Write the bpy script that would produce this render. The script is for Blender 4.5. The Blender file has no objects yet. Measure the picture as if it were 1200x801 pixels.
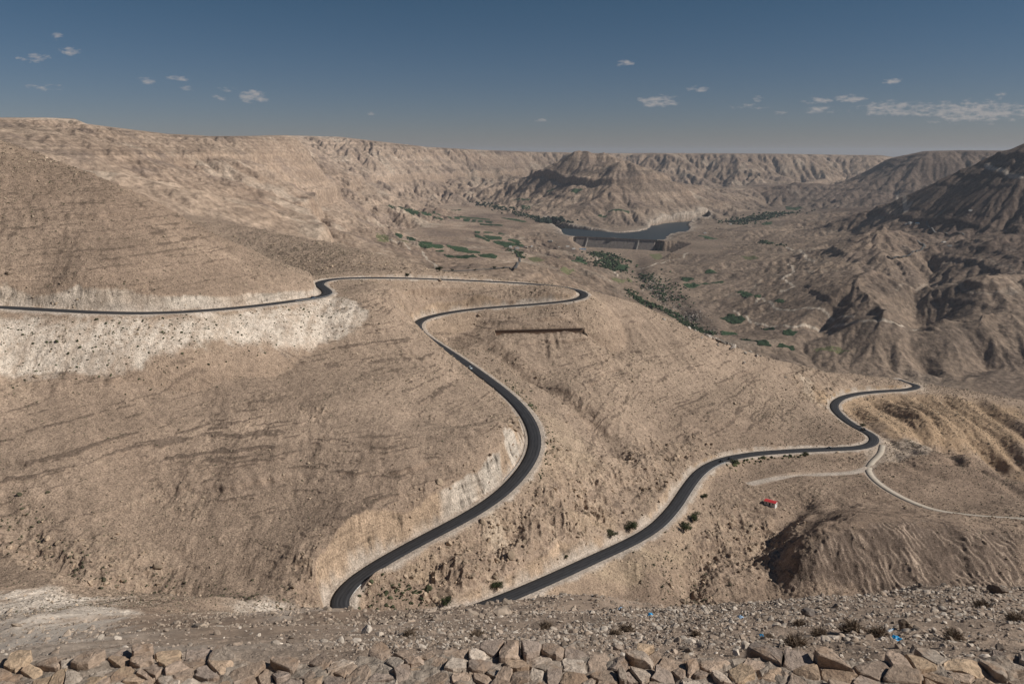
import bpy, math, os, time
import numpy as np
T0 = time.time()
def log(*a): print('[%.1f]' % (time.time()-T0), *a, flush=True)
Q = 1.0
rng = np.random.default_rng(7)
C = bpy.context.scene.collection
# ------------------------------------------------------------------ view (photograph 1200 x 801)
F, CX, CY, PITCH = 934.0, 600.0, 400.5, math.radians(13.4)
cp, sp = math.cos(PITCH), math.sin(PITCH)
def ray(px, py):
    """bearing tan (X/Y) and depression tan (-z/Y) of a line of sight"""
    px = np.asarray(px, float); py = np.asarray(py, float)
    den = F*cp - (py-CY)*sp
    return (px-CX)/den, (F*sp + (py-CY)*cp)/den
def at(px, py, Y):
    a, b = ray(px, py)
    return np.array([a*Y, Y, -b*Y])
# ------------------------------------------------------------------ noise
HT = rng.random((1024, 1024), dtype=np.float32).ravel()
def h2(ix, iy, seed):
    return HT[((iy+(seed*389) % 1021) & 1023)*1024+((ix+(seed*577) % 1013) & 1023)]
def vn(x, y, seed=0):
    fx = np.floor(x); fy = np.floor(y)
    ix = fx.astype(np.int32); iy = fy.astype(np.int32)
    u = (x-fx).astype(np.float32); v = (y-fy).astype(np.float32)
    u = u*u*u*(u*(u*6-15)+10); v = v*v*v*(v*(v*6-15)+10)
    a = h2(ix, iy, seed); b = h2(ix+1, iy, seed); c = h2(ix, iy+1, seed); d = h2(ix+1, iy+1, seed)
    return (a+(b-a)*u + (c-a)*v + (a-b-c+d)*u*v)*2-1
def fbm(x, y, sc, octv=4, seed=0, gain=.5):
    s = 0; a = 1; t = 0
    for o in range(octv):
        s = s + a*vn(x/sc+o*17.3, y/sc-o*9.1, seed+o*31); t += a; a *= gain; sc /= 2.03
    return s/t
def ridge(x, y, sc, octv=3, seed=0):
    s = 0; a = 1; t = 0
    for o in range(octv):
        s = s + a*(1-2*np.abs(vn(x/sc+o*7.7, y/sc+o*3.1, seed+o*13))); t += a; a *= .5; sc /= 2.1
    return s/t
def ss(a, b, x):
    t = np.clip((x-a)/(b-a), 0, 1); return t*t*(3-2*t)
def erode(x, y, gx, gy, sc, seed):
    """stripes that run down the slope (gx,gy = uphill gradient); returns height, d/dx, d/dy (unit amplitude)"""
    g = np.sqrt(gx*gx+gy*gy)+1e-6
    k = np.minimum(1, g/.16)*2*math.pi
    dx = (-gy/g*k).astype(np.float32); dy = (gx/g*k).astype(np.float32)
    X = x/sc; Y = y/sc
    fx = np.floor(X); fy = np.floor(Y)
    ix = fx.astype(np.int32); iy = fy.astype(np.int32)
    u = (X-fx).astype(np.float32); v = (Y-fy).astype(np.float32)
    H = np.zeros_like(u); D1 = np.zeros_like(u); W = np.zeros_like(u)
    for i in range(-1, 3):
        for j in range(-1, 3):
            a = h2(ix+i, iy+j, seed)-.5; b = h2(ix+i, iy+j, seed+5)-.5
            px = u-i-a*.9; py = v-j-b*.9
            w = np.exp(-2.2*(px*px+py*py))
            m = px*dx+py*dy
            H += np.cos(m)*w; D1 += -np.sin(m)*w; W += w
    H /= W; D1 /= W
    return H, D1*dx/sc, D1*dy/sc
# ------------------------------------------------------------------ the main road (pixel, height) read from the photo
ROAD = [(-160,356,-78),(-60,357,-87),(0,359.5,-92),(60,363,-95),(120,366,-98),(180,366.5,-101),(240,363.5,-104),(300,358,-107),(350,351.5,-110),
 (374,348,-111.5),(384,343.5,-112.5),(380,338,-113.5),(373,332.5,-114.5),(383,328,-115.5),(405,325.8,-117),(440,325.2,-119),(480,325.8,-122),(520,327.3,-126),(560,329,-129.5),
 (600,331,-133),(640,334,-136.5),(672,338.5,-139.5),(686,343,-141.5),(684,348.5,-143.5),(665,352.5,-145.5),(630,356,-148),(590,359,-150),(550,362.5,-152),(515,368,-154),(494,374,-155.5),
 (488,381,-157),(494,391,-159),(510,402,-161.5),(536,419,-165),(566,440,-169),(592,460,-173),(613,481,-177),(626,506,-181),(625,530,-184),(610,555,-187),(585,580,-190),(550,603,-193),
 (510,624,-195.5),(465,648,-198.5),(425,672,-201),(400,692,-203),(390,710,-204.5),(397,724,-206),(416,729,-207.5),(450,731,-209),(500,727,-211),(540,719,-212.5),(590,701,-215),(640,680,-218),(690,657,-221),(740,634,-224.5),
 (768,617,-227),(790,594,-230),(806,570,-233),(822,551,-236),(845,539,-239),(880,532,-242),(920,528.5,-245),(970,526,-248.5),(1005,524.5,-250.5),(1020,521,-252),(1026,515,-253),
 (1020,508,-254.3),(1008,502.5,-255.5),(994,494,-257),(982,484,-258.5),(977,475,-260),(985,466.5,-261.5),(1005,461,-263),(1035,458,-265),(1062,456.5,-267),(1075,453.5,-268.3),
 (1074,450.5,-269.5),(1060,448,-271),(1052,444,-273)]
def catmull(P, step):
    P = np.asarray(P, float); P = np.vstack([2*P[0]-P[1], P, 2*P[-1]-P[-2]])
    out = []
    for i in range(1, len(P)-2):
        n = max(2, int(np.linalg.norm(P[i+1]-P[i])/step))
        t = np.linspace(0, 1, n, endpoint=False)[:, None]
        p0, p1, p2, p3 = P[i-1], P[i], P[i+1], P[i+2]
        out.append(.5*((2*p1)+(-p0+p2)*t+(2*p0-5*p1+4*p2-p3)*t*t+(-p0+3*p1-3*p2+p3)*t**3))
    out.append(P[-2][None]); return np.vstack(out)
def unz(L):
    o = []
    for px, py, z in L:
        a, b = ray(px, py); Y = -z/b; o.append((a*Y, Y, z))
    return np.array(o)
RW = unz(ROAD)
road = catmull(RW, 1.0)
for k in range(3):                       # ease out tracing wobble
    q = road.copy(); w = 9
    ker = np.ones(2*w+1)/(2*w+1)
    for c in range(3): q[w:-w, c] = np.convolve(road[:, c], ker, 'valid')
    road = q
# side track from the bend, right
TRK = unz([(1034,521,-252.5),(1031,531,-252.5),(1021,542,-252),(1018,552,-251),(1030,566,-248),(1058,583,-245),(1095,597,-242),(1140,604,-239),(1200,608,-236),(1300,612,-232)])
trk = catmull(TRK, 1.0)
TRK2 = unz([(1022,545,-251.5),(1000,553,-250.5),(960,556,-249),(910,560,-247),(880,566,-246)])
trk2 = catmull(TRK2, 1.0)
# ------------------------------------------------------------------ lie of the land: (px, py, forward distance)
K = [ # near hillside and opposite slope, left
 (0,700,275),(0,735,200),(0,760,60),(200,700,300),(200,725,200),(200,745,80),(100,700,285),(100,730,200),(100,752,70),
 (400,728,160),(400,740,80),(300,727,190),(300,742,80),(300,702,300),
 (570,712,110),(570,730,50),(700,700,80),(700,720,40),(850,704,70),(850,722,40),(1000,691,60),(1000,715,35),(1200,688,60),(1200,712,35),
 (0,650,322),(0,600,341),(0,560,359),(0,500,392),(0,440,430),(0,400,452),
 (100,440,447),(100,500,408),(100,560,373),(100,620,345),(100,665,320),
 (200,440,474),(200,500,430),(200,560,391),(200,640,347),(200,685,326),
 (300,425,520),(300,450,487),(300,550,405),(300,650,345),(300,690,327),(400,400,570),(400,450,507),(450,500,450),(400,550,408),(500,450,535),
 (350,600,377),(350,690,327),(450,420,560),(540,500,478),(500,550,415),(450,600,380),(400,640,352),
 (595,500,468),(592,520,452),(570,545,430),(545,570,411),(510,590,395),(460,615,372),(420,640,352),(385,668,338),(365,690,330),
 # cut above the top road and first spur
 (0,324,491),(50,325,503),(100,328,503),(150,328,514),(200,327,536),(280,330,575),(340,325,625),(365,320,665),
 (0,250,545),(0,200,590),(0,165,640),(100,260,555),(100,205,620),(200,290,570),(200,250,620),(300,310,620),(300,297,650),(350,318,668),
 # second spur
 (240,253,1150),(330,275,1120),(400,290,1100),(450,303,1080),(500,314,1000),(300,285,1020),(400,312,850),(430,316,812),(350,300,930),(480,318,860),(540,322,860),
 # under the top road, slope toward hairpin bowl
 (430,345,640),(470,345,700),(450,375,600),(540,345,790),(600,341,806),(640,345,792),(560,352,780),
 # spur inside the bends
 (600,385,737),(680,385,742),(630,410,705),(640,450,650),(570,405,690),(600,430,652),(680,470,610),(700,520,552),(660,450,640),
 (700,400,765),(740,357,828),(800,381,840),(850,403,850),(900,420,862),(950,431,878),(1000,439,890),(1040,443,900),
 (750,430,725),(850,450,745),(850,490,668),(800,470,690),(750,480,645),(800,512,618),(930,500,700),(900,460,768),(950,470,790),(980,500,706),(720,440,700),
 (700,560,484),(760,560,508),(720,620,437),(600,650,380),(650,580,434),(540,670,361),(600,680,367),(650,520,492),(680,600,440),(640,630,400),(560,640,388),
 # below the lowest leg, hut, striped mound
 (730,690,392),(760,660,410),(800,650,440),(800,690,412),(850,620,490),(880,565,572),(902,592,530),(940,560,575),(870,680,425),(830,700,410),(850,650,455),(900,650,462),(950,602,521),(910,630,490),
 (960,556,590),(1000,540,632),
 (930,688,418),(1000,688,420),(1050,685,421),(1120,680,424),(1200,675,428),(1000,625,441),(1050,614,455),(1120,619,455),(1200,622,455),(960,640,436),(1080,611,470),(980,600,500),
 # right canyon
 (1100,530,658),(1150,565,586),(1200,590,530),(1150,545,630),(1100,560,592),(1200,572,575),(1150,590,540),
 (1100,458,892),(1150,463,893),(1200,470,897),(1150,540,735),(1190,572,668),(1150,510,772),(1100,500,752),(1080,480,800),(1050,490,768),(1150,485,835),(1200,500,800),(1060,510,712),(1200,540,725),
 # valley left of the dam and left range
 (550,318,2500),(600,300,3300),(570,285,4000),(520,245,6600),(450,245,5300),(500,270,4500),(600,270,5000),(600,255,6000),(650,262,5650),(640,285,4500),(700,312,3800),(640,315,2400),(680,310,3300),(500,295,3300),
 (440,200,7500),(440,225,6500),(440,250,5000),(400,240,4700),(430,285,2950),(350,290,1900),(400,265,3300),
 (350,200,5000),(350,230,4000),(350,260,3000),(350,177,6000),
 (0,137,3000),(100,139,3100),(125,147,3200),(200,158,3600),(300,160,4200),(350,163,4800),(0,150,2600),(0,160,2300),(100,165,2600),(100,185,2200),(100,200,1900),(200,200,2800),(200,225,2200),(200,243,1700),(200,175,3200),
 (300,200,3500),(300,230,2800),(300,250,2000),(300,175,3900),
 (350,158,8000),(400,160,9000),(440,165,9800),(700,178.5,13500),(800,178.8,13800),(900,180,13500),(1000,181,13500),
 
 # central massif and reservoir
 (440,168,8200),(440,186,7700),(500,174,8700),(500,213,7800),(470,215,7600),(560,178,9300),(560,216,8400),(600,180,9800),(610,211,9000),(650,181,10400),(520,232,7500),(400,186,7600),(400,200,6900),
 (780,184,10300),(800,210,9500),(850,183,10300),(850,212,9500),(900,182,10300),(900,214,9300),(950,182,10600),(960,212,9800),(1000,184,10900),(1020,200,10400),(900,240,7700),(870,222,8300),(930,217,8200),(960,247,6300),(760,199,10000),
 (1045,184,8300),(1080,178,7900),(1120,176.5,7900),(1170,176,7900),(1230,176,7900),(1020,205,8300),(1080,217,7300),(1140,205,7400),
 (625,205,8300),(645,197,7900),(672,182,7500),(686,181.5,7450),(700,193,7300),(715,196,7150),(760,200,7150),(730,194,6900),(730,213,6600),(670,214,6900),(790,213,6900),(640,213,7300),(690,235,6350),(730,250,6000),(730,262,5850),(800,220,6900),(800,245,6350),(860,243,7000),(850,225,7800),(600,217,7700),(560,235,7400),(620,240,6600),(650,225,7000),(580,250,6500),
 (740,271,5500),(700,271,5350),(790,270,5600),(820,262,6000),
 (740,294,4870),(680,292,4750),(800,290,4700),(830,285,4800),(790,282,4900),
 # valley floor downstream, fields
 (700,300,4560),(750,335,3430),(790,360,3060),(830,390,2650),(860,372,2880),(850,350,3150),(900,405,2400),(980,408,2370),(800,330,3550),(760,312,3950),(820,310,3900),(900,330,3400),(900,365,2860),(950,385,2560),
 # right side of the valley
 (1000,438,2190),(1100,440,2150),(1200,441,2120),(1000,340,2700),(960,340,2850),(1030,320,2900),(1030,370,2450),(980,375,2600),(1090,380,2640),(1090,340,3000),(1150,330,2690),(1150,375,2430),(1150,410,2300),(1200,400,2330),(1060,400,2330),
 (1200,350,2600),(1200,300,3050),(1060,297,3450),(1045,269,3700),(1022,269,3740),(1040,282,3600),(975,288,3950),(1075,272,4050),(1095,280,3750),(1035,300,3380),(960,300,3700),(1090,290,3600),(940,280,4600),(880,290,4300),(860,270,5200),(900,262,5600),(960,265,5000),(1000,268,4700),(940,310,3550),
 (1200,250,3700),(1150,240,3950),(1100,260,4050),(1150,280,3450),(1200,275,3450),(1200,168,4250),(1160,190,4300),(1100,215,4450),(1050,243,4550),(1000,257,4750),(1200,205,4000),
 (1100,215,7400),(1060,225,7300),(1100,237,6500),(1000,235,7300),(1130,222,7000),(960,222,8600),
 
]
HID = [ # ground out of sight: (px, forward distance, z)
 (400,250,-178),(400,300,-205),(570,200,-150),(570,260,-192),(570,320,-214),(480,300,-205),(480,230,-168),(700,200,-155),(700,260,-195),(700,330,-218),(850,200,-160),(850,300,-217),(850,370,-243),
 (1000,200,-155),(1000,300,-212),(1000,370,-243),(1200,200,-150),(1200,300,-205),(1200,370,-238),
 (0,760,-25),(0,1000,-45),(0,1500,-70),(100,760,-62),(100,1000,-80),(200,760,-100),(200,1000,-112),(300,800,-128),(300,1400,-160),(200,1300,-125),(400,1400,-225),
 (450,1400,-265),(550,1000,-175),(550,1400,-270),(550,1900,-330),(650,1000,-200),(650,1400,-290),(650,1900,-340),(450,2000,-300),
 (740,1000,-262),(740,1400,-420),(740,2200,-530),(850,1000,-320),(850,1400,-460),(850,2000,-580),(950,1000,-330),(950,1400,-470),(950,1900,-590),(1050,1020,-330),(1050,1400,-480),(1050,1900,-610),
 (1200,1000,-345),(1200,1400,-480),(1200,1800,-600),(1130,700,-300),(1190,640,-300),
 (350,6800,100),(1060,6500,-430),(1200,5000,-60),(1200,6500,-300),(1100,5000,-330),(1000,5600,-420),(700,8800,-400),(760,8600,-420),(800,8600,-440),(620,9200,-430),(690,9800,-360),
 (440,11000,100),(500,10500,60),(560,11000,15),(620,11500,-10),(700,12500,-20),(780,11800,-25),(850,11800,-20),(950,12000,-25),(1000,13000,-35),(1120,9500,-20),(1200,9500,-20),(400,9500,120),(300,5500,40),(100,4000,90),(740,16000,-30),(200,5000,30),(200,9000,100),(0,5000,120),(0,9000,140),(500,16000,60),(1000,16000,-20),(1200,12000,-5),(400,16000,140),(200,16000,140),(0,16000,160),(1200,16000,-10),(1040,4050,-400),(1000,3300,-470),(1090,3300,-480),
 (740,40000,-80),(0,40000,0),(1200,40000,-80),(400,40000,-20),(1000,40000,-80),
]
pts = []
for px, py, Y in K:
    x, y, z = at(px, py, Y); pts.append((x, y, z))
for px, Y, z in HID:
    a = (px-CX)/(F*cp-(CY-CY)*sp + 1e-9)
    b = -z/Y; # bearing at that depression
    py = CY + F*(b*cp-sp)/(cp+b*sp); a, _ = ray(px, py)
    pts.append((a*Y, Y, z))
for i in np.linspace(0, len(RW)-1, len(RW)).astype(int): pts.append(tuple(RW[i]))
for p in TRK[:-1]: pts.append(tuple(p))
for p in TRK2: pts.append(tuple(p))
for px, q in ((0,(.71,.706,.70,.695)),(200,(.695,.692,.689,.685)),(400,(.685,.678,.672,.665)),(600,(.683,.674,.664,.654)),(800,(.683,.672,.655,.638)),(1000,(.685,.67,.652,.634)),(1200,(.695,.675,.655,.634))):
    for Yq, b in zip((8.5, 14, 22, 35), q):
        py = CY + F*(b*cp-sp)/(cp+b*sp); a_, _ = ray(px, py); pts.append((a_*Yq, Yq, -b*Yq))
        if Yq == 8.5: pts.append((a_*4, 4, -b*4)); pts.append((a_*1.5, 1.5, -b*1.5))
pts = np.array(pts)
Rr = np.hypot(pts[:, 0], pts[:, 1]); th = np.arctan2(pts[:, 0], pts[:, 1]); s = pts[:, 2]/Rr
u = np.log(Rr)
L = math.radians(33)
ex = (th < -math.radians(27)) & (th > -math.radians(37.5)); e2 = (th > math.radians(27)) & (th < math.radians(37.5))
u = np.concatenate([u, u[ex], u[e2]]); s = np.concatenate([s, s[ex], s[e2]])
th = np.concatenate([th, -2*L-math.radians(14)-th[ex], 2*L+math.radians(14)-th[e2]])
keep = []
for i in range(len(u)):
    if all((u[i]-u[j])**2+(th[i]-th[j])**2 > (.008)**2 for j in keep): keep.append(i)
u, th, s = u[keep], th[keep], s[keep]
def U(d2): return np.where(d2 > 0, d2*np.log(d2+1e-20), 0)
n = len(u)
d2 = (u[:, None]-u)**2+(th[:, None]-th)**2
Pm = np.c_[np.ones(n), u, th]
A = np.zeros((n+3, n+3)); A[:n, :n] = U(d2)+np.eye(n)*2e-4; A[:n, n:] = Pm; A[n:, :n] = Pm.T
W = np.linalg.solve(A, np.r_[s, 0, 0, 0])
def tps(uu, tt):
    out = np.empty(len(uu))
    for i in range(0, len(uu), 20000):
        a, b = uu[i:i+20000], tt[i:i+20000]
        out[i:i+20000] = U((a[:, None]-u)**2+(b[:, None]-th)**2)@W[:n] + W[n]+W[n+1]*a+W[n+2]*b
    return out
log('tps', n)
# ------------------------------------------------------------------ polar sheet
def seg(a, b, m): return np.linspace(math.log(a), math.log(b), max(3, int(m*Q)), endpoint=False)
LU = np.concatenate([seg(1, 12, 110), seg(12, 130, 260), seg(130, 300, 180), seg(300, 1000, 1000), seg(1000, 2000, 160), seg(2000, 9500, 720), seg(9500, 16000, 170), np.linspace(math.log(16000), math.log(42000), 25)])
TH = np.concatenate([np.radians(np.linspace(-88, -38.5, 60)), np.radians(np.linspace(-38, 38, int(1180*Q))), np.radians(np.linspace(38.5, 88, 60))])
cu = np.linspace(0, math.log(42000)+.001, 420); ct = np.radians(np.linspace(-40, 40, 240))
G = tps(np.repeat(cu, len(ct)), np.tile(ct, len(cu))).reshape(len(cu), len(ct))
log('coarse')
def cubmat(x, grid):
    h = grid[1]-grid[0]; f = np.clip((x-grid[0])/h, 0, len(grid)-1.0001); i = np.floor(f).astype(int); t = f-i
    M = np.zeros((len(x), len(grid)))
    w = [-.5*t**3+t**2-.5*t, 1.5*t**3-2.5*t**2+1, -1.5*t**3+2*t**2+.5*t, .5*t**3-.5*t**2]
    r = np.arange(len(x))
    for k in range(4): np.add.at(M, (r, np.clip(i+k-1, 0, len(grid)-1)), w[k])
    return M
S = (cubmat(LU, cu) @ G @ cubmat(np.clip(TH, ct[0], ct[-1]), ct).T).astype(np.float64)
R = np.exp(LU)[:, None]
X = (R*np.sin(TH)[None]).astype(np.float32); Y = (R*np.cos(TH)[None]).astype(np.float32)
Z = (S*R).astype(np.float32)
prof = np.interp(Y, [-99, 0, 1, 3, 5.4, 5.6, 6.9, 7.1, 8.3, 60], [-1.7, -1.7, -1.75, -2.5, -4.45, -4.75, -4.95, -5.1, -5.75, -40])
wn = ss(7.6, 9.6, Y); Z = (prof*(1-wn)+Z*wn).astype(np.float32)
NR, NC = Z.shape
RR = np.repeat(R, NC, 1).astype(np.float32)
THg = np.repeat(TH[None].astype(np.float32), NR, 0)
def grad(Z):
    dzr = np.gradient(Z, np.exp(LU), axis=0); dzt = np.gradient(Z, TH, axis=1)/R
    st, ct_ = np.sin(THg), np.cos(THg)
    return (dzr*st+dzt*ct_).astype(np.float32), (dzr*ct_-dzt*st).astype(np.float32)
log('grid', NR, NC)
# ------------------------------------------------------------------ distance to roads on a 1 m raster
GX0, GX1, GY0, GY1 = -620, 800, 180, 1080
DN = np.full((GY1-GY0, GX1-GX0), 99., np.float32); DZ = np.zeros_like(DN); DK = np.zeros_like(DN)
def stamp(line, kind, rad=62, step=1):
    for x, y, z in line[::step]:
        i0 = int(y)-GY0-rad; j0 = int(x)-GX0-rad
        i1, j1 = i0+2*rad+1, j0+2*rad+1
        i0, j0 = max(i0, 0), max(j0, 0); i1, j1 = min(i1, DN.shape[0]), min(j1, DN.shape[1])
        if i0 >= i1 or j0 >= j1: continue
        yy = np.arange(i0, i1)[:, None]+GY0-y; xx = np.arange(j0, j1)[None]+GX0-x
        d = np.sqrt(xx*xx+yy*yy).astype(np.float32) + (2.5 if kind == 2 else 0)
        sl = DN[i0:i1, j0:j1]; m = d < sl
        sl[m] = d[m]; DZ[i0:i1, j0:j1][m] = z; DK[i0:i1, j0:j1][m] = kind
stamp(road, 1); stamp(trk, 2); stamp(trk2, 2)
def samp(A, x, y):
    fx = np.clip(x-GX0, 0, A.shape[1]-1.001); fy = np.clip(y-GY0, 0, A.shape[0]-1.001)
    j = fx.astype(np.int32); i = fy.astype(np.int32); a = fx-j; b = fy-i
    return (A[i, j]*(1-a)+A[i, j+1]*a)*(1-b)+(A[i+1, j]*(1-a)+A[i+1, j+1]*a)*b
def near(A, x, y):
    j = np.clip(np.rint(x-GX0).astype(np.int32), 0, A.shape[1]-1); i = np.clip(np.rint(y-GY0).astype(np.int32), 0, A.shape[0]-1)
    return A[i, j]
ins = (X > GX0+2) & (X < GX1-2) & (Y > GY0+2) & (Y < GY1-2)
dR = np.where(ins, samp(DN, X, Y), 99).astype(np.float32)
zR = np.where(ins, samp(DZ, X, Y), 0).astype(np.float32); kR = np.where(ins, near(DK, X, Y), 0)
log('road raster')
# ------------------------------------------------------------------ helpers on the sheet
def inpoly(x, y, P):
    r = np.zeros(x.shape, bool); n = len(P)
    for i in range(n):
        x0, y0 = P[i][:2]; x1, y1 = P[(i+1) % n][:2]
        if y0 == y1: continue
        c = ((y0 > y) != (y1 > y)) & (x < (x1-x0)*(y-y0)/(y1-y0)+x0); r ^= c
    return r
def pdist(x, y, P, closed=True):
    d = np.full(x.shape, 1e9, np.float32); n = len(P)
    for i in range(n if closed else n-1):
        x0, y0 = P[i][:2]; x1, y1 = P[(i+1) % n][:2]
        vx, vy = x1-x0, y1-y0; t = np.clip(((x-x0)*vx+(y-y0)*vy)/(vx*vx+vy*vy+1e-9), 0, 1)
        d = np.minimum(d, np.hypot(x-x0-t*vx, y-y0-t*vy))
    return d
def hit(L):
    out = []
    for p in L:
        a, b = ray(p[0], p[1]); t = math.atan(float(a)); j = int(np.clip(np.searchsorted(TH, t), 1, NC-1))
        w = (t-TH[j-1])/(TH[j]-TH[j-1])
        zc = Z[:, j-1]*(1-w)+Z[:, j]*w; Yc = np.exp(LU)*math.cos(t)
        k = np.argmax((zc >= -b*Yc) & (Yc > 6))
        if k == 0: k = NR-1
        f0 = zc[k-1]+b*Yc[k-1]; f1 = zc[k]+b*Yc[k]; q = np.clip(-f0/(f1-f0+1e-9), 0, 1)
        y = Yc[k-1]*(1-q)+Yc[k]*q
        out.append((a*y, y, -b*y))
    return np.array(out)
def ground(x, y):
    x = np.asarray(x, float); y = np.asarray(y, float)
    lu = np.log(np.hypot(x, y)); t = np.arctan2(x, y)
    i = np.clip(np.searchsorted(LU, lu)-1, 0, NR-2); j = np.clip(np.searchsorted(TH, t)-1, 0, NC-2)
    a = np.clip((lu-LU[i])/(LU[i+1]-LU[i]), 0, 1); b = np.clip((t-TH[j])/(TH[j+1]-TH[j]), 0, 1)
    return (Z[i, j]*(1-b)+Z[i, j+1]*b)*(1-a)+(Z[i+1, j]*(1-b)+Z[i+1, j+1]*b)*a
def area(pts_, soft, seed):
    P = hit(pts_); mm = (X > P[:, 0].min()-60) & (X < P[:, 0].max()+60) & (Y > P[:, 1].min()-60) & (Y < P[:, 1].max()+60)
    v = np.zeros_like(Z); xs, ys = X[mm], Y[mm]
    d = pdist(xs, ys, P); d = np.where(inpoly(xs, ys, P), d, -d)+soft*1.6*fbm(xs, ys, soft*1.7, 4, seed)
    v[mm] = ss(-soft, soft, d); return v
# ------------------------------------------------------------------ relief
gx, gy = grad(Z)
g = np.hypot(gx, gy)
Z0 = Z.copy()
wx = X + 60*fbm(X, Y, 420, 2, 3); wy = Y + 60*fbm(X, Y, 420, 2, 4)
far = ss(1100, 2300, RR)
amp_s = np.clip(g/.2, .5, 1.)*(1-.75*ss(-380, -470, Z)*ss(900, -100, X)*ss(.16, .08, g))*(1-.45*ss(.4, .8, g))
top = ss(-70, -10, Z) * ss(2500, 4500, RR)*ss(.13, .05, g)                      # plateau tops are calm
Z = Z + far*(1-.7*top)*(22*fbm(X, Y, 800, 3, 11)*(1-.5*ss(-300, -480, Z)*ss(200, 900, X)*ss(5200, 4200, Y))*(.5+.5*amp_s))
bedo = 8*fbm(X, Y, 2500, 2, 31)
def beds(Z, L, msk):
    D = 0
    for b_, h_, w_ in L:
        t = (Z+bedo-b_)/w_; D = D + h_*t/(1+t*t)*(ss(1900, 1300, X) if h_ > 60 else 1)
    return Z + D*msk
bm = far*ss(-560, -500, Z)*np.clip(.75+.5*fbm(X, Y, 1100, 3, 33), .1, 1.1)*ss(.06, .2, g)
Z = beds(Z, ((-22,22,8),(-70,8,7),(-120,12,7),(-170,6,6),(-235,70,9),(-300,5,5),(-345,16,8),(-400,6,5),(-440,12,6),(-490,6,4)), bm)
ax, ay = gx.copy(), gy.copy()
low = ss(-300, -480, Z)*ss(100, 700, X)*ss(6300, 5600, Y)               # badlands right of the river
am2 = np.maximum(amp_s, low*.75)
for sc_, am, sd in ((900, 30, 9), (560, 15, 1), (260, 15, 2), (120, 12, 3), (55, 6.5, 4), (26, 2.6, 10)):
    h, dx, dy = erode(wx, wy, ax, ay, sc_, sd)
    a = far*am2*am*(1-.85*top)*np.clip(RR/4200, .6, 1.9)*(1+low*(-.6 if sc_ > 200 else .1))*(1-.35*ss(100, 500, X)*ss(5500, 5900, Y)*ss(8600, 8000, Y))*(ss(8200, 9600, RR) if sc_ == 900 else 1)*(ss(6500, 4500, RR) if sc_ == 26 else 1)*(1+(.9 if sc_ in (560, 260) else .45)*ss(200, -900, X)*ss(7000, 4500, RR))
    hh = np.where(h > 0, h*.7, h*1.1)                             # round ridges, sharper gullies
    Z = Z + a*hh; ax = ax + a*dx*.8; ay = ay + a*dy*.8
SKX = np.array([-200,0,60,95,108,130,200,250,300,350,400,440,500,560,620,700,760,900,1030,1045,1062,1080,1120,1172,1180,1195,1230,1400])
SKY = np.array([137,137,137.5,139,145,148,157,159.5,159.5,158.5,160,165,172,175.5,177.5,178.5,179,180,181.3,184,181,177,176,176.3,175,168,158,150.])
bt = np.tan(np.clip(THg, -1.2, 1.2)); pxs = CX+bt*(F*cp+200*sp)
bcap = ray(600, np.interp(pxs, SKX, SKY))[1].astype(np.float32)
cap = -bcap*Y; wz = 10*RR/5000
Z = np.where(RR > 1200, cap-wz*np.logaddexp(0, (cap-Z)/wz), Z).astype(np.float32)
# near hillsides: shallow rills and swells
nr = (1-far)*ss(120, 300, RR)
fr = ss(6, 30, dR)
Z = Z + nr*fr*(2.6*fbm(X, Y, 90, 3, 21)+1.2*fbm(X, Y, 28, 3, 23))
ax, ay = gx.copy(), gy.copy()
for sc, am, sd in ((70, 1.3, 5), (26, .55, 6), (9, .3, 7)):
    h, dx, dy = erode(X+6*fbm(X, Y, 40, 2, 8), Y, ax, ay, sc, sd)
    a = nr*fr*am*np.clip(g/.4, .1, 1.4); Z = Z + a*h; ax += a*dx; ay += a*dy
log('eroded')
# ledges: hard beds that crop out at constant height
def terr(Z, step, sharp, off):
    q = (Z+off)/step; f = q-np.floor(q)
    return (np.floor(q)+ss(.5-.5/sharp, .5+.5/sharp, f))*step-off
bm = far*np.clip(.1+.8*fbm(X, Y, 500, 3, 34), 0, .6)*ss(-560, -500, Z)*ss(.1, .3, g)
Z = Z + (terr(Z, 16, 2.2, bedo)-Z)*bm
led = np.zeros_like(Z); lfine = fbm(X, Y, 9, 3, 299); zl = Z+1.6*fbm(X, Y, 160, 2, 36)
for b_, h_, w_, sd in ((-6,.9,.6,1),(-19,1.1,.7,2),(-31,.8,.5,3),(-44,1.3,.8,4),(-52,.8,.5,5),(-63,1.2,.7,6),(-78,.8,.6,7),(-121,.8,.5,8),(-131,1.1,.7,9),(-142,.8,.5,10),(-151,1.2,.7,11),(-163,1.,.6,12),(-171,1.4,.8,13),(-184,.9,.6,14),(-196,1.2,.7,15),(-208,1.1,.7,16),(-220,1.,.6,17),(-231,1.2,.7,18),(-246,1.1,.6,19),(-262,1.3,.8,20),(-280,1.3,.8,21)):
    t = (zl-b_)/w_; mk = nr*np.clip(-.1+1.7*fbm(X, Y, 70, 2, 200+sd)+1.1*lfine, 0, 1.2)*ss(9, 20, dR)
    e = mk*(np.abs(t) < 12)
    Z = Z + h_*1.3*t/(1+t*t)*e; led = np.maximum(led, np.exp(-((t+.3)/.75)**2)*np.minimum(e, 1))
q1 = vn(zl/.75, X/17+Y/23, 310)*.6+vn(zl/1.7+7, X/40-Y/60, 311)*.42+.45*fbm(X, Y, 3.5, 3, 312); q1 = q1*(.75+.6*fbm(X, Y, 60, 2, 313))
q2 = vn(zl/.45, X/9-Y/14, 330)*.7+vn(zl/.9+3, X/22, 331)*.5+.3*fbm(X, Y, 3, 2, 332); q1 = np.maximum(q1, q2*(.7+.7*fbm(X, Y, 85, 2, 333))-.06)
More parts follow.
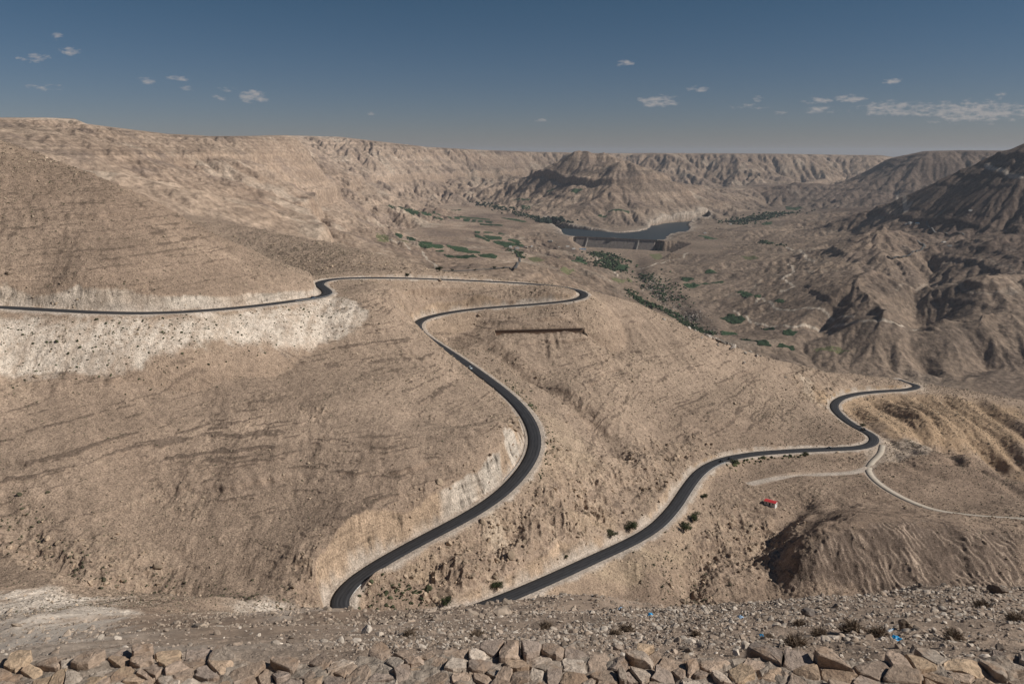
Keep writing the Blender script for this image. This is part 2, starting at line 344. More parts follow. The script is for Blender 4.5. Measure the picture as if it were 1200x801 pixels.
dash = nr*ss(.36, .5, q1)*ss(8, 16, dR)*ss(.12, .3, g); Z = Z+(dash*.45).astype(np.float32)
RA = np.maximum(area([(420,655),(520,620),(600,560),(640,530),(700,540),(770,560),(700,640),(600,685),(540,708),(430,712)], 14, 601), area([(740,520),(830,505),(830,545),(790,575),(760,600),(735,560)], 8, 602))
RA = np.maximum(RA, area([(925,445),(950,432),(1010,445),(990,462),(965,480),(940,470)], 6, 603)); RA = np.maximum(RA, area([(20,600),(60,630),(130,632),(200,640),(200,690),(60,680),(10,640)], 8, 604)*.7)
RA = np.maximum(RA, area([(840,590),(900,610),(930,625),(860,690),(800,700),(800,650)], 8, 605)*.8)
RA = np.maximum(RA, area([(372,725),(335,705),(350,650),(400,618),(480,590),(540,560),(585,520),(600,470),(622,480),(640,520),(600,575),(540,615),(440,670),(400,700)], 5, 606)*.55)
SP2 = area([(215,252),(330,272),(450,302),(520,312),(500,322),(430,318),(370,312),(320,298),(270,280)], 14, 607); RA = np.maximum(RA, SP2*.6)
Z = Z + RA*ss(8, 18, dR)*(2.2*ridge(X, Y, 17, 3, 326)+1.2*ridge(X, Y, 7, 2, 327))
rocky = np.clip(nr*ss(.12, .45, fbm(X, Y, 42, 3, 320))*.7+RA*(1.05+.9*fbm(X, Y, 12, 3, 325)), 0, 1.8)
# road benches: cut above, fill below
rag = 1+.22*fbm(X, Y, 14, 3, 41)+.12*ridge(X, Y, 5, 2, 42)
hw = np.where(kR == 1, 7.0, 3.6+2.5)
dd = np.maximum(dR-hw, 0)
rag = rag + .45*fbm(X, Y, 32, 2, 43)
cut = zR-.25 + dd*2.7*np.clip(rag, .4, 1.9) + .25*ss(0, 2, dd)
fill = zR-.25 - dd*.70 - .012*np.maximum(dd-14, 0)**2
on = dR < 60
Zc = np.where(on, np.minimum(np.maximum(Z, fill), cut), Z)
cutm = np.where(on & (kR == 1), np.clip((Z-cut)/1.2, 0, 1)*(dd > .2), 0)
fillm = np.where(on & (kR == 1), np.clip((fill-Z)/1.2, 0, 1)*(dd > .2), 0)
Z = Zc
# fine ground texture
fin = ss(.5, 6, dd)*nr
rk = ridge(X, Y, 4.5, 3, 51); rk2 = ridge(X*1.2+9, Y*.8, 2.2, 2, 52)
Z = Z + fin*((.3*rk+.18*rk2)*(1+2.4*cutm)+rocky*(.9*np.maximum(rk, -.2)+.4*rk2))
nearh = 1-ss(120, 300, RR)
Z = Z + nearh*ss(8, 30, RR)*(.5*fbm(X, Y, 6, 4, 53)+1.5*fbm(X, Y, 35, 2, 54)*ss(30, 90, RR))+ (1-ss(20, 60, RR))*ss(7.2, 8.5, RR)*.06*ridge(X, Y, .5, 3, 55)
log('relief')
# ------------------------------------------------------------------ reservoir, dam site, stream beds
WL = -530.
WPX = [(640,262.5),(655,266.5),(668,267.5),(690,269.5),(722,272.5),(740,272.3),(757,268.5),(762,264.5),(780,261.5),(800,259.8),(815,258.6),(830,256.8),(829,259),(812,261),(806,263.5),(809,268),(802,272),(790,274),(783,277),(776,281),(765,281.2),(676,277),(664,276),(652,271)]
WP = unz([(a, b, WL) for a, b in WPX])
m = (RR > 4300) & (RR < 7600) & (X > 0) & (X < 2300)
xs, ys = X[m], Y[m]; xw = xs+25*fbm(xs, ys, 120, 3, 61); yw = ys+25*fbm(xs, ys, 120, 3, 62)
dw = pdist(xw, yw, WP); iw = inpoly(xw, yw, WP)
z = Z[m]; dam_a, dam_b = unz([(676,277.2,-526.5),(768,281.6,-526.5)])
isl = np.zeros_like(z)
z = np.where(iw, np.minimum(z, WL-1-.25*dw), np.maximum(z, WL+1+np.minimum(.09*dw, 1.5+.0*dw)+.05*np.minimum(dw, 60)))
# below the dam
FP = unz([(684,292,-585),(758,290,-585),(790,297,-585),(760,312,-590),(700,312,-585)])
Fb = np.vstack([dam_a[None]+[25,0,0], dam_b[None]-[25,0,0], FP[1][None], FP[2][None], FP[3][None], FP[4][None], FP[0][None]])
dfl = pdist(xs, ys, Fb); ifl = inpoly(xs, ys, Fb)
z = np.where(ifl, np.minimum(z, -583+np.minimum(6, .05*dfl*0)), np.where(iw, z, np.minimum(z, np.maximum(-583+.62*dfl, -700))) * 1.0)
z = np.where(iw, np.minimum(z, WL-1), z)
# ground must stay up against the water line except where the dam holds it
axd = dam_b-dam_a; Ld = np.linalg.norm(axd[:2]); axd = axd/Ld; nrm = np.array([axd[1], -axd[0]])     # towards the viewer
along = (xs-dam_a[0])*axd[0]+(ys-dam_a[1])*axd[1]; acr = (xs-dam_a[0])*nrm[0]+(ys-dam_a[1])*nrm[1]
atdam = (along > -20) & (along < Ld+20) & (acr > -6) & (acr < 90)
z = np.where(~iw & ~atdam & (dw < 120) & ~ifl, np.maximum(z, WL+1.2+.04*dw), z)
Z[m] = z
SH = np.zeros_like(Z); SH[m] = np.where(iw, 0, np.exp(-dw/28.))*(~ifl)
def bed(L, depth, width, z=None):
    P = unz(L) if len(L[0]) == 3 else hit(L)
    P = catmull(P, 30); m = (RR > 1300) & (X > P[:, 0].min()-300) & (X < P[:, 0].max()+300) & (Y > P[:, 1].min()-300) & (Y < P[:, 1].max()+300)
    d = pdist(X[m], Y[m], P[::2], False); w = width*(1+.4*fbm(X[m], Y[m], 150, 3, 77))
    Z[m] -= depth*np.exp(-(d/w)**2)
log('water')
bed([(706,186),(692,185),(650,202),(600,220)], -45, 140); bed([(722,197),(732,197),(760,207),(800,224)], -35, 110)
bed([(745,302),(748,325),(758,340),(780,356),(800,372),(830,394)], 14, 45)
bed([(1088,300),(1092,322),(1076,345),(1072,378),(1080,402),(1088,432)], 28, 44)
bed([(985,352),(968,368),(972,388)], 30, 45); bed([(1130,432),(1160,420),(1200,425)], 30, 50)
def line(L, h, w, sd=0):
    P = catmull(hit(L), 3); mm = (RR < 1100) & (X > P[:, 0].min()-60) & (X < P[:, 0].max()+60) & (Y > P[:, 1].min()-60) & (Y < P[:, 1].max()+60)
    d = pdist(X[mm], Y[mm], P[::3], False)*(1+.35*fbm(X[mm], Y[mm], 9, 3, 300+sd)); Z[mm] += (h*np.exp(-(d/w)**2)*ss(7, 16, dR[mm])).astype(np.float32)
line([(960,594),(925,628),(896,652)], 4, 8, 1); line([(945,592),(905,628),(880,655)], -4, 9, 2)
line([(922,640),(912,668),(870,690),(825,702)], -4, 12, 3); line([(960,622),(935,645),(935,680)], 5, 8, 4)
line([(867,590),(878,597),(890,600),(904,602)], -1.3, 2.2, 12); line([(0,575),(22,622),(60,655),(110,680),(200,690),(300,704)], -4, 7, 5); line([(570,403),(640,452),(700,498),(740,540),(765,560)], -7, 10, 6)
line([(1100,540),(1150,548),(1200,580)], -3, 6, 7); line([(840,640),(815,668),(800,700)], -5, 6, 8); line([(1010,500),(1060,540),(1110,560)], -2, 6, 9)
CN = None
for k_, L_ in enumerate(([(1000,482),(1040,515),(1075,530)],[(1025,474),(1080,515),(1120,545)],[(1050,470),(1105,512),(1150,550)],[(1078,468),(1130,505),(1175,552)],[(1108,470),(1160,505),(1195,545)],[(1145,474),(1185,500),(1210,520)])):
    line(L_, -3.6, 6, 30+k_)
    line([(a+13, b-3) for a, b in L_], 2.6, 6, 40+k_)
line([(600,620),(580,650),(575,690)], -3, 6, 10); line([(690,560),(650,600),(640,650)], -2.5, 6, 11)
RC0, RC1 = hit([(581, 386.2), (683, 386.2)]); rz_ = .5*(RC0[2]+RC1[2])
mm = (X > -60) & (X < 120) & (Y > 650) & (Y < 800); tv = RC1[:2]-RC0[:2]; rl = np.linalg.norm(tv); tv /= rl; nv = np.array([tv[1], -tv[0]])
al_ = (X[mm]-RC0[0])*tv[0]+(Y[mm]-RC0[1])*tv[1]; ac_ = (X[mm]-RC0[0])*nv[0]+(Y[mm]-RC0[1])*nv[1]; zz_ = Z[mm]
zz_ = np.where((al_ > -1) & (al_ < rl+1) & (ac_ > -1.2) & (ac_ < 17), np.minimum(zz_, rz_-6.6-.12*ac_), zz_)
zz_ = np.where((al_ > -3) & (al_ < rl+3) & (ac_ < -1.2) & (ac_ > -9), np.clip(zz_, rz_+.25+.35*(-ac_-1.2), rz_+1.4+.75*(-ac_-1.2)), zz_); Z[mm] = zz_
# ------------------------------------------------------------------ ground colour (soil tones, plus cloud shade painted in at right)
def lerp(a, b, t): return a+(b-a)*t[..., None]
col = np.empty(Z.shape+(3,), np.float32); col[:] = (.335, .262, .2)
n1 = fbm(X, Y, 300, 4, 71); n2 = fbm(X, Y, 40, 4, 72); n3 = fbm(X, Y, 2500, 3, 73); n4 = fbm(X, Y, 190, 4, 74)
far2 = ss(1100, 2300, RR)
col = lerp(col, np.array((.27, .205, .155)), ss(-.3, .6, n1))
col = lerp(col, np.array((.40, .31, .235)), ss(.1, .7, n2)*.6)
col = lerp(col, np.array((.42, .335, .26)), far*ss(0, .6, n3)*.5)
col = lerp(col, np.array((.19, .15, .125)), far*ss(.08, .5, n4)*.6)
col = lerp(col, np.array((.47, .40, .32)), far*ss(-.25, -.6, n4)*.5)
zb = Z+bedo
# outcrops are darker
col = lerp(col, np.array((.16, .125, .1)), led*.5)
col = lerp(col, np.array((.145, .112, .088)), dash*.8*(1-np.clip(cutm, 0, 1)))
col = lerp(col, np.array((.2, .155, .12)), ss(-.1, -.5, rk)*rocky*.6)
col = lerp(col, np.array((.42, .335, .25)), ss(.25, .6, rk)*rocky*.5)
band = vn(zb/5.3, X/1500., 81)*.5+vn(zb/1.9, X/900., 82)*.3+vn(zb/17., Y/3000., 83)*.5
col = col*(1+(.16+.17*far)*band)[..., None]
gx2, gy2 = grad(Z); g2 = np.hypot(gx2, gy2)
col = lerp(col, np.array((.3, .225, .165)), ss(.8, 1.4, g2)*.3)
# cloud shade painted as darker ground right of the valley
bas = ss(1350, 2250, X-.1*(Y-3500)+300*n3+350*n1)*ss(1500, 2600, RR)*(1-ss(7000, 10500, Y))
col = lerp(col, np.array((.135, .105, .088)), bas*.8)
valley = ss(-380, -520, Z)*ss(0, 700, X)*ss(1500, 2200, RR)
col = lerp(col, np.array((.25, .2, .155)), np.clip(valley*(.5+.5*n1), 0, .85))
FL = fillm*(.25+.5*fbm(X, Y, 22, 3, 95))*ss(45, 12, dd)
col = lerp(col, np.array((.42, .325, .235)), np.clip(FL, 0, .6))
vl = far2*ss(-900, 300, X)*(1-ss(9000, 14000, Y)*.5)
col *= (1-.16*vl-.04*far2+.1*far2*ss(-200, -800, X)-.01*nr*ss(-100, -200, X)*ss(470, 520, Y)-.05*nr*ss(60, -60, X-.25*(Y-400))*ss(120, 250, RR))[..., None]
# white marl below and above the top road, and in the inner cuts
white = np.array((.60, .54, .46))
W1 = area([(-60,372),(0,372),(100,376),(200,374),(300,366),(360,357),(392,348),(420,356),(432,372),(412,388),(380,402),(330,406),(262,401),(205,408),(165,424),(125,439),(60,441),(0,439),(-60,440)], 3.5, 91)
W2 = area([(0,698),(60,694),(125,700),(140,722),(110,745),(40,762),(0,768),(-30,730)], 8, 92)*.8
W3 = area([(265,716),(300,708),(335,710),(350,722),(300,728)], 6, 93)*.6
streak = .55+.3*fbm(X, Y, 9, 4, 94)+.65*fbm(X, Y*.16, 4, 4, 95)
col = lerp(col, white, np.clip(W1*(.26+.95*streak)*(.88+.5*fbm(X, Y, 2.2, 3, 324)), 0, .9)); col = lerp(col, white, np.clip((W2*2.+W3*1.6)*(streak+.15), 0, .95))
pm = catmull(unz([(480,600,-193)]*1+[(560,570,-185)]+[(600,530,-180)]+[(606,478,-173)]), 20)
dm = np.where(RR < 1000, pdist(X, Y, pm[::2], False), 999)
cw = np.clip(np.where((X < -130) & (Y > 400), .75+.5*fbm(X, Y, 25, 3, 321), 0)+np.exp(-(dm/24)**2)*ss(-.25, .25, fbm(X, Y, 16, 3, 322)), 0, 1)
rockc = .6+.4*fbm(X, Y, 12, 4, 96)
och = np.where(X[..., None] > 120, np.array((.40, .28, .165)), np.array((.47, .36, .26)))
vst = fbm(X, Y, 3.5, 3, 97)
cc = och*(1-cw[..., None])+white*cw[..., None]
crk = ss(-.15, -.45, rk)*.5+ss(.25, .6, vn(zb/.8, X/12, 323))*.3
col = lerp(col, cc*(.86+.26*vst[..., None])*(1-crk[..., None]), np.clip(cutm*(.1+1.25*rockc+.5*fbm(X, Y, 30, 2, 616)), 0, 1))
col = lerp(col, np.array((.21, .165, .13)), SP2*(.35+.6*np.abs(fbm(X, Y, 15, 3, 611))))
for PL, cc_, am_ in (([(565,598),(582,602),(594,640),(582,652),(566,630)], (.52,.44,.34), .8), ([(938,440),(950,443),(968,478),(950,470)], (.55,.47,.37), .8), ([(640,482),(672,500),(705,560),(668,548),(648,520)], (.43,.345,.25), .6), ([(478,660),(500,650),(530,670),(500,690)], (.42,.33,.23), .6), ([(660,600),(700,590),(730,610),(690,640)], (.41,.32,.22), .5), ([(700,668),(760,640),(800,650),(740,690)], (.42,.34,.24), .6)):
    col = lerp(col, np.array(cc_), area(PL, 5, int(PL[0][0]))*am_*(.7+.6*fbm(X, Y, 7, 3, 610)))
DY = area([(960,470),(1000,462),(1080,462),(1200,478),(1200,560),(1150,540),(1100,520),(1050,510),(1000,490)], 14, 98)
col = lerp(col, np.array((.42, .30, .185)), DY*.55)
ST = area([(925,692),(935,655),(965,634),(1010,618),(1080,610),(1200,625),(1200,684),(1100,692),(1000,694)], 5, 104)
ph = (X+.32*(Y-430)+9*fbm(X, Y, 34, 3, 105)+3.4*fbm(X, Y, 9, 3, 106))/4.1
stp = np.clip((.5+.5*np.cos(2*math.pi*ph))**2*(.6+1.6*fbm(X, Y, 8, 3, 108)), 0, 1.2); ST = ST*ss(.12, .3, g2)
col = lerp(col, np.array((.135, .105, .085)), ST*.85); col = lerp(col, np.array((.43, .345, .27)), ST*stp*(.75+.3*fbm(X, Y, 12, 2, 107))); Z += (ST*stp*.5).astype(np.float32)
# gravel verge
vg = np.where(kR == 1, ss(9.2, 6, dR+2.2*fbm(X, Y, 8, 3, 99)), ss(7.5, 4.5, dR))
col = lerp(col, np.array((.47, .42, .36)), vg*.85)
def trackc(L, wdt, c=(.5, .44, .36)):
    global col
    P = catmull(hit(L), 15); mm = (X > P[:, 0].min()-40) & (X < P[:, 0].max()+40) & (Y > P[:, 1].min()-60) & (Y < P[:, 1].max()+60)
    if mm.sum() == 0: return
    d = pdist(X[mm], Y[mm], P[::2], False); v = ss(wdt, wdt*.5, d); col[mm] = lerp(col[mm], np.array(c), v*.85)
trackc([(886,355),(887,351),(893,349),(905,356),(912,362),(925,364),(968,365.5),(972,371),(1000,371)], 6)
trackc([(860,364),(875,370),(885,378),(900,382),(930,383),(944,379.5),(955,384),(975,383),(990,380),(1010,376),(1030,375.5),(1048,378),(1080,384)], 6)
trackc([(924,310),(930,317),(925,322),(916,327),(922,330),(930,336),(915,341)], 7); trackc([(922,290),(938,293),(942,298),(953,305)], 8)
trackc([(1156,192),(1163,198),(1180,203),(1200,210)], 14); trackc([(1052,227),(1060,231),(1068,237)], 12); trackc([(690,297),(700,303),(708,310),(716,316),(724,323)], 6)
trackc([(748,315),(762,312),(778,307),(795,303),(808,296)], 7); trackc([(1050,340),(1090,333),(1130,340),(1200,345)], 6, (.3,.25,.2)); trackc([(1100,310),(1150,303),(1200,318)], 6, (.3,.25,.2)); trackc([(455,281),(480,292),(500,303),(512,315)], 6); trackc([(880,340),(900,325),(950,318),(1000,316)], 5, (.33,.28,.22))
AP = area([(1010,529),(1028,524),(1034,508),(1048,521),(1078,519),(1092,530),(1062,537),(1040,541),(1022,548),(1012,548),(1018,538)], 3, 100)
AP2 = area([(1060,448),(1080,446),(1088,452),(1084,459),(1070,460)], 4, 101)
col = lerp(col, np.array((.42, .35, .28))*(1+.03*vst[..., None]), np.maximum(AP, AP2)*.9)
col = lerp(col, np.array((.42, .37, .31)), np.clip(SH, 0, 1)*.9)
rub = (1-ss(45, 130, RR))*ss(5, 7, RR)*(.35+.65*ss(-.45, -.1, np.tan(THg*.999*(np.abs(THg) < 1.2))+.12*fbm(X, Y, 8, 3, 615)))
col = lerp(col, np.array((.345, .275, .215)), rub*.9)
col = col*np.array((1.05, 1.01, 1.0), np.float32)
col = np.clip(col*(1+.07*fbm(X, Y, 1.7, 2, 102)*nr)[..., None], .03, .8)
log('colour')
# ------------------------------------------------------------------ mesh helpers
def mesh_obj(name, V, Fc, mat, parent=None, smooth=False, colr=None, **tags):
    me = bpy.data.meshes.new(name); V = np.asarray(V, np.float32)
    me.vertices.add(len(V)); me.vertices.foreach_set('co', V.ravel())
    if isinstance(Fc, np.ndarray):
        k = Fc.shape[1]; me.loops.add(Fc.size); me.loops.foreach_set('vertex_index', Fc.astype(np.int32).ravel())
        me.polygons.add(len(Fc)); me.polygons.foreach_set('loop_start', np.arange(0, Fc.size, k, dtype=np.int32)); 
    else:
        ln = np.array([len(f) for f in Fc], np.int32); me.loops.add(int(ln.sum()))
        me.loops.foreach_set('vertex_index', np.concatenate([np.asarray(f, np.int32) for f in Fc]))
        me.polygons.add(len(Fc)); me.polygons.foreach_set('loop_start', np.r_[0, np.cumsum(ln)[:-1]].astype(np.int32))
    me.update(calc_edges=True)
    me.polygons.foreach_set('use_smooth', np.full(len(me.polygons), smooth))
    if colr is not None:
        ca = me.color_attributes.new('Col', 'FLOAT_COLOR', 'POINT')
        ca.data.foreach_set('color', np.c_[colr, np.ones(len(colr))].astype(np.float32).ravel())
    if mat: me.materials.append(mat)
    o = bpy.data.objects.new(name, me); C.objects.link(o)
    if parent: o.parent = parent
    for k, v in tags.items(): o[k] = v
    return o
def node_mat(name, rough=.95, spec=.15):
    m = bpy.data.materials.new(name); m.use_nodes = True; nt = m.node_tree; b = nt.nodes['Principled BSDF']
    b.inputs['Roughness'].default_value = rough; b.inputs['Specular IOR Level'].default_value = spec
    return m, nt, b
def N(nt, t, **kw):
    n = nt.nodes.new(t)
    for k, v in kw.items():
        if k in n.inputs: n.inputs[k].default_value = v
        else: setattr(n, k, v)
    return n
def ground_mat(name, scales, bump):
    """vertex soil colour x several noises in metres, dark scrub specks, bump"""
    m, nt, b = node_mat(name, 1, .05); L = nt.links.new
    at_ = N(nt, 'ShaderNodeVertexColor', layer_name='Col'); tc = N(nt, 'ShaderNodeNewGeometry')
    cur = at_.outputs[0]; hsum = None
    for sc, det, amt in scales:
        n = N(nt, 'ShaderNodeTexNoise', Scale=1/sc, Detail=det, Roughness=.62); L(tc.outputs['Position'], n.inputs['Vector'])
        r = N(nt, 'ShaderNodeMapRange'); r.inputs['From Min'].default_value = .3; r.inputs['From Max'].default_value = .7
        r.inputs['To Min'].default_value = 1-amt; r.inputs['To Max'].default_value = 1+amt; L(n.outputs['Fac'], r.inputs['Value'])
        v = N(nt, 'ShaderNodeVectorMath', operation='SCALE'); L(cur, v.inputs[0]); L(r.outputs[0], v.inputs['Scale']); cur = v.outputs[0]
        hsum = n
    L(cur, b.inputs['Base Color'])
    bp = N(nt, 'ShaderNodeBump', Strength=bump[0], Distance=bump[1]); L(hsum.outputs['Fac'], bp.inputs['Height']); L(bp.outputs[0], b.inputs['Normal'])
    return m
def flat_mat(name, c, rough=.9, spec=.2, noise=0, nscale=1., metallic=0):
    m, nt, b = node_mat(name, rough, spec); b.inputs['Metallic'].default_value = metallic
    if noise:
        tc = N(nt, 'ShaderNodeNewGeometry'); n = N(nt, 'ShaderNodeTexNoise', Scale=nscale, Detail=5., Roughness=.6); nt.links.new(tc.outputs['Position'], n.inputs['Vector'])
        r = N(nt, 'ShaderNodeValToRGB'); r.color_ramp.elements[0].position = .3; r.color_ramp.elements[1].position = .7
        r.color_ramp.elements[0].color = [x*(1-noise) for x in c]+[1]; r.color_ramp.elements[1].color = [min(1, x*(1+noise)) for x in c]+[1]
        nt.links.new(n.outputs['Fac'], r.inputs[0]); nt.links.new(r.outputs[0], b.inputs['Base Color'])
    else: b.inputs['Base Color'].default_value = tuple(c)+(1,)
    return m
gm_near = ground_mat('slope_soil', [(1.1, 4., .22), (.22, 4., .2), (.05, 4., .2)], (.8, .05))
gm_mid = ground_mat('hill_soil', [(14, 5., .12), (3.2, 4., .2), (.8, 4., .38)], (1., .5))
gm_far = ground_mat('valley_soil', [(160, 6., .15), (16, 6., .42)], (1., 6.))
cuts = [0, int(np.searchsorted(LU, math.log(255))), int(np.searchsorted(LU, math.log(1250))), NR-1]
for (a, b), nm, mt in zip(zip(cuts[:-1], cuts[1:]), ('rubble_slope', 'hillside', 'valley_and_hills'), (gm_near, gm_mid, gm_far)):
    V = np.stack([X[a:b+1], Y[a:b+1], Z[a:b+1]], -1).reshape(-1, 3)
    r = b+1-a; idx = np.arange(r*NC, dtype=np.int32).reshape(r, NC)
    Fq = np.stack([idx[:-1, :-1], idx[:-1, 1:], idx[1:, 1:], idx[1:, :-1]], -1).reshape(-1, 4)
    if nm == 'valley_and_hills': pass
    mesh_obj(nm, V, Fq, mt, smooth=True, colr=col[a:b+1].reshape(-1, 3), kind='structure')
log('terrain meshes')
# ------------------------------------------------------------------ roads
asph, nt, b = node_mat('asphalt', .85, .25)
tc = N(nt, 'ShaderNodeUVMap'); mp = N(nt, 'ShaderNodeMapping'); mp.inputs['Scale'].default_value = (1, .05, 1)
nz = N(nt, 'ShaderNodeTexNoise', Scale=3., Detail=5.); nt.links.new(tc.outputs[0], mp.inputs[0]); nt.links.new(mp.outputs[0], nz.inputs['Vector'])
cr = N(nt, 'ShaderNodeValToRGB'); cr.color_ramp.elements[0].color = (.022, .022, .025, 1); cr.color_ramp.elements[1].color = (.05, .05, .054, 1)
cr.color_ramp.elements[0].position = .35; cr.color_ramp.elements[1].position = .7
sx_ = N(nt, 'ShaderNodeSeparateXYZ'); nt.links.new(tc.outputs[0], sx_.inputs[0]); ab_ = N(nt, 'ShaderNodeMath', operation='ABSOLUTE'); nt.links.new(sx_.outputs[0], ab_.inputs[0])
wv_ = N(nt, 'ShaderNodeMath', operation='COSINE'); m6 = N(nt, 'ShaderNodeMath', operation='MULTIPLY_ADD'); m6.inputs[1].default_value = 3.1; m6.inputs[2].default_value = -3.; nt.links.new(ab_.outputs[0], m6.inputs[0]); nt.links.new(m6.outputs[0], wv_.inputs[0])
ad_ = N(nt, 'ShaderNodeMath', operation='MULTIPLY_ADD'); ad_.inputs[1].default_value = .09; nt.links.new(wv_.outputs[0], ad_.inputs[0]); nt.links.new(nz.outputs['Fac'], ad_.inputs[2])
nt.links.new(ad_.outputs[0], cr.inputs[0]); nt.links.new(cr.outputs[0], b.inputs['Base Color'])
def sides(P):
    t = np.gradient(P[:, :2], axis=0); t /= np.linalg.norm(t, axis=1)[:, None]+1e-9
    return np.c_[t[:, 1], -t[:, 0]]
def ribbon(name, P, offs, mat, dz=0, **tags):
    nrm_ = sides(P); V = []; UVs = []
    s_ = np.r_[0, np.cumsum(np.linalg.norm(np.diff(P, axis=0), axis=1))]
    for o_, h in offs: V.append(np.c_[P[:, :2]+nrm_*o_, P[:, 2]+dz+h])
    V = np.stack(V, 1); k = len(offs); n_ = len(P); idx = np.arange(n_*k).reshape(n_, k)
    Fq = np.stack([idx[:-1, :-1], idx[:-1, 1:], idx[1:, 1:], idx[1:, :-1]], -1).reshape(-1, 4)[:, ::-1]
    o = mesh_obj(name, V.reshape(-1, 3), Fq, mat, smooth=True, **tags)
    uv = o.data.uv_layers.new(name='UVMap'); vi = np.empty(len(o.data.loops), np.int32); o.data.loops.foreach_get('vertex_index', vi)
    U_ = np.stack([np.tile([q[0] for q in offs], (n_, 1)), np.repeat(s_[:, None], k, 1)], -1).reshape(-1, 2)
    uv.data.foreach_set('uv', U_[vi].astype(np.float32).ravel()); return o
ribbon('main_road', road[::2], [(-4.3, -.5), (-4.3, 0), (-2, .05), (0, .09), (2, .05), (4.3, 0), (4.3, -.5)], asph, kind='structure')
# OBJS-BEGIN
# ------------------------------------------------------------------ objects
def empty(name, loc, rz=0, **tags):
    o = bpy.data.objects.new(name, None); C.objects.link(o); o.location = [float(q) for q in loc]; o.rotation_euler = (0, 0, rz)
    for k, v in tags.items(): o[k] = v
    return o
class MB:
    def __init__(s): s.V = []; s.F = []; s.Cc = []
    def add(s, V, Fc, c=None):
        b = len(s.V); s.V += [tuple(map(float, v)) for v in V]; s.F += [tuple(b+i for i in f) for f in Fc]
        if c is not None: s.Cc += [c]*len(V)
    def box(s, x0, x1, y0, y1, z0, z1, tx=0, ty=0):
        V = [(x0,y0,z0),(x1,y0,z0),(x1,y1,z0),(x0,y1,z0),(x0+tx,y0+ty,z1),(x1-tx,y0+ty,z1),(x1-tx,y1-ty,z1),(x0+tx,y1-ty,z1)]
        s.add(V, [(3,2,1,0),(4,5,6,7),(0,1,5,4),(1,2,6,5),(2,3,7,6),(3,0,4,7)])
    def prism(s, prof, y0, y1, inset=None):
        n = len(prof); i0 = inset or [0]*n
        V = [(p[0], y0+i0[k], p[1]) for k, p in enumerate(prof)]+[(p[0], y1-i0[k], p[1]) for k, p in enumerate(prof)]
        s.add(V, [tuple(range(n)), tuple(range(2*n-1, n-1, -1))]+[(k, n+k, n+(k+1) % n, (k+1) % n) for k in range(n)])
    def tube(s, a, b, r0, r1, k=6):
        a = np.array(a, float); b = np.array(b, float); d = b-a; d /= np.linalg.norm(d)+1e-9
        u = np.cross(d, (0, 0, 1) if abs(d[2]) < .9 else (1, 0, 0)); u /= np.linalg.norm(u); w_ = np.cross(d, u)
        V = [a+r0*(math.cos(t)*u+math.sin(t)*w_) for t in np.arange(k)*2*math.pi/k]+[b+r1*(math.cos(t)*u+math.sin(t)*w_) for t in np.arange(k)*2*math.pi/k]
        s.add(V, [(i, (i+1) % k, k+(i+1) % k, k+i) for i in range(k)]+[tuple(range(k-1, -1, -1)), tuple(range(k, 2*k))])
    def build(s, name, mat, parent=None, smooth=False, **t):
        return mesh_obj(name, np.array(s.V), s.F, mat, parent, smooth, np.array(s.Cc) if s.Cc else None, **t)
def vcol_mat(name, rough=.95, sc_=6., amt=.25, bump=.02, spec=.15):
    m, nt, b = node_mat(name, rough, spec); L = nt.links.new
    a = N(nt, 'ShaderNodeVertexColor', layer_name='Col'); g_ = N(nt, 'ShaderNodeNewGeometry'); n = N(nt, 'ShaderNodeTexNoise', Scale=sc_, Detail=6., Roughness=.65)
    L(g_.outputs['Position'], n.inputs['Vector']); r = N(nt, 'ShaderNodeMapRange'); r.inputs['From Min'].default_value = .3; r.inputs['From Max'].default_value = .7
    r.inputs['To Min'].default_value = 1-amt; r.inputs['To Max'].default_value = 1+amt; L(n.outputs['Fac'], r.inputs['Value'])
    v = N(nt, 'ShaderNodeVectorMath', operation='SCALE'); L(a.outputs[0], v.inputs[0]); L(r.outputs[0], v.inputs['Scale']); L(v.outputs[0], b.inputs['Base Color'])
    bp = N(nt, 'ShaderNodeBump', Strength=.9, Distance=bump); L(n.outputs['Fac'], bp.inputs['Height']); L(bp.outputs[0], b.inputs['Normal'])
    return m
M_leaf = vcol_mat('leaves', .8, 3., .3, .01); M_twig = vcol_mat('dry_twigs', .9, 10., .2, .003); M_rock = vcol_mat('rock', .95, 7., .3, .015); M_rockf = vcol_mat('far_rock', .95, 1.5, .25, .05)
M_conc = flat_mat('concrete', (.5, .48, .44), .9, .2, .15, 1.); M_damf = flat_mat('dam_concrete', (.24, .205, .18), .95, .1, .22, .05)
M_dconc = flat_mat('old_concrete', (.3, .275, .245), .95, .1, .2, .1); M_steel = flat_mat('galvanised_steel', (.42, .43, .44), .5, .5, .1, 2., .5); M_white = flat_mat('white_plaster', (.72, .70, .66), .9, .2, .08, .8)
M_red = flat_mat('red_sheet_roof', (.52, .045, .05), .6, .3, .15, 1.2); M_bark = flat_mat('bark', (.14, .10, .07), .95, .1, .2, 3.)
M_glass = flat_mat('car_glass', (.02, .025, .03), .1, .6); M_tyre = flat_mat('tyre_rubber', (.02, .02, .02), .9, .1)
M_dark = flat_mat('dark_opening', (.03, .028, .025), .9, .1); M_blue = flat_mat('blue_sheet_roof', (.06, .22, .42), .6, .3, .1, .3); M_tan = flat_mat('tan_render', (.42, .34, .26), .95, .1, .1, .5)
M_wall_brown = flat_mat('brown_masonry', (.2, .135, .095), .95, .1, .2, .8)
M_bag = flat_mat('blue_plastic_film', (.02, .30, .62), .35, .5, .3, 20.)
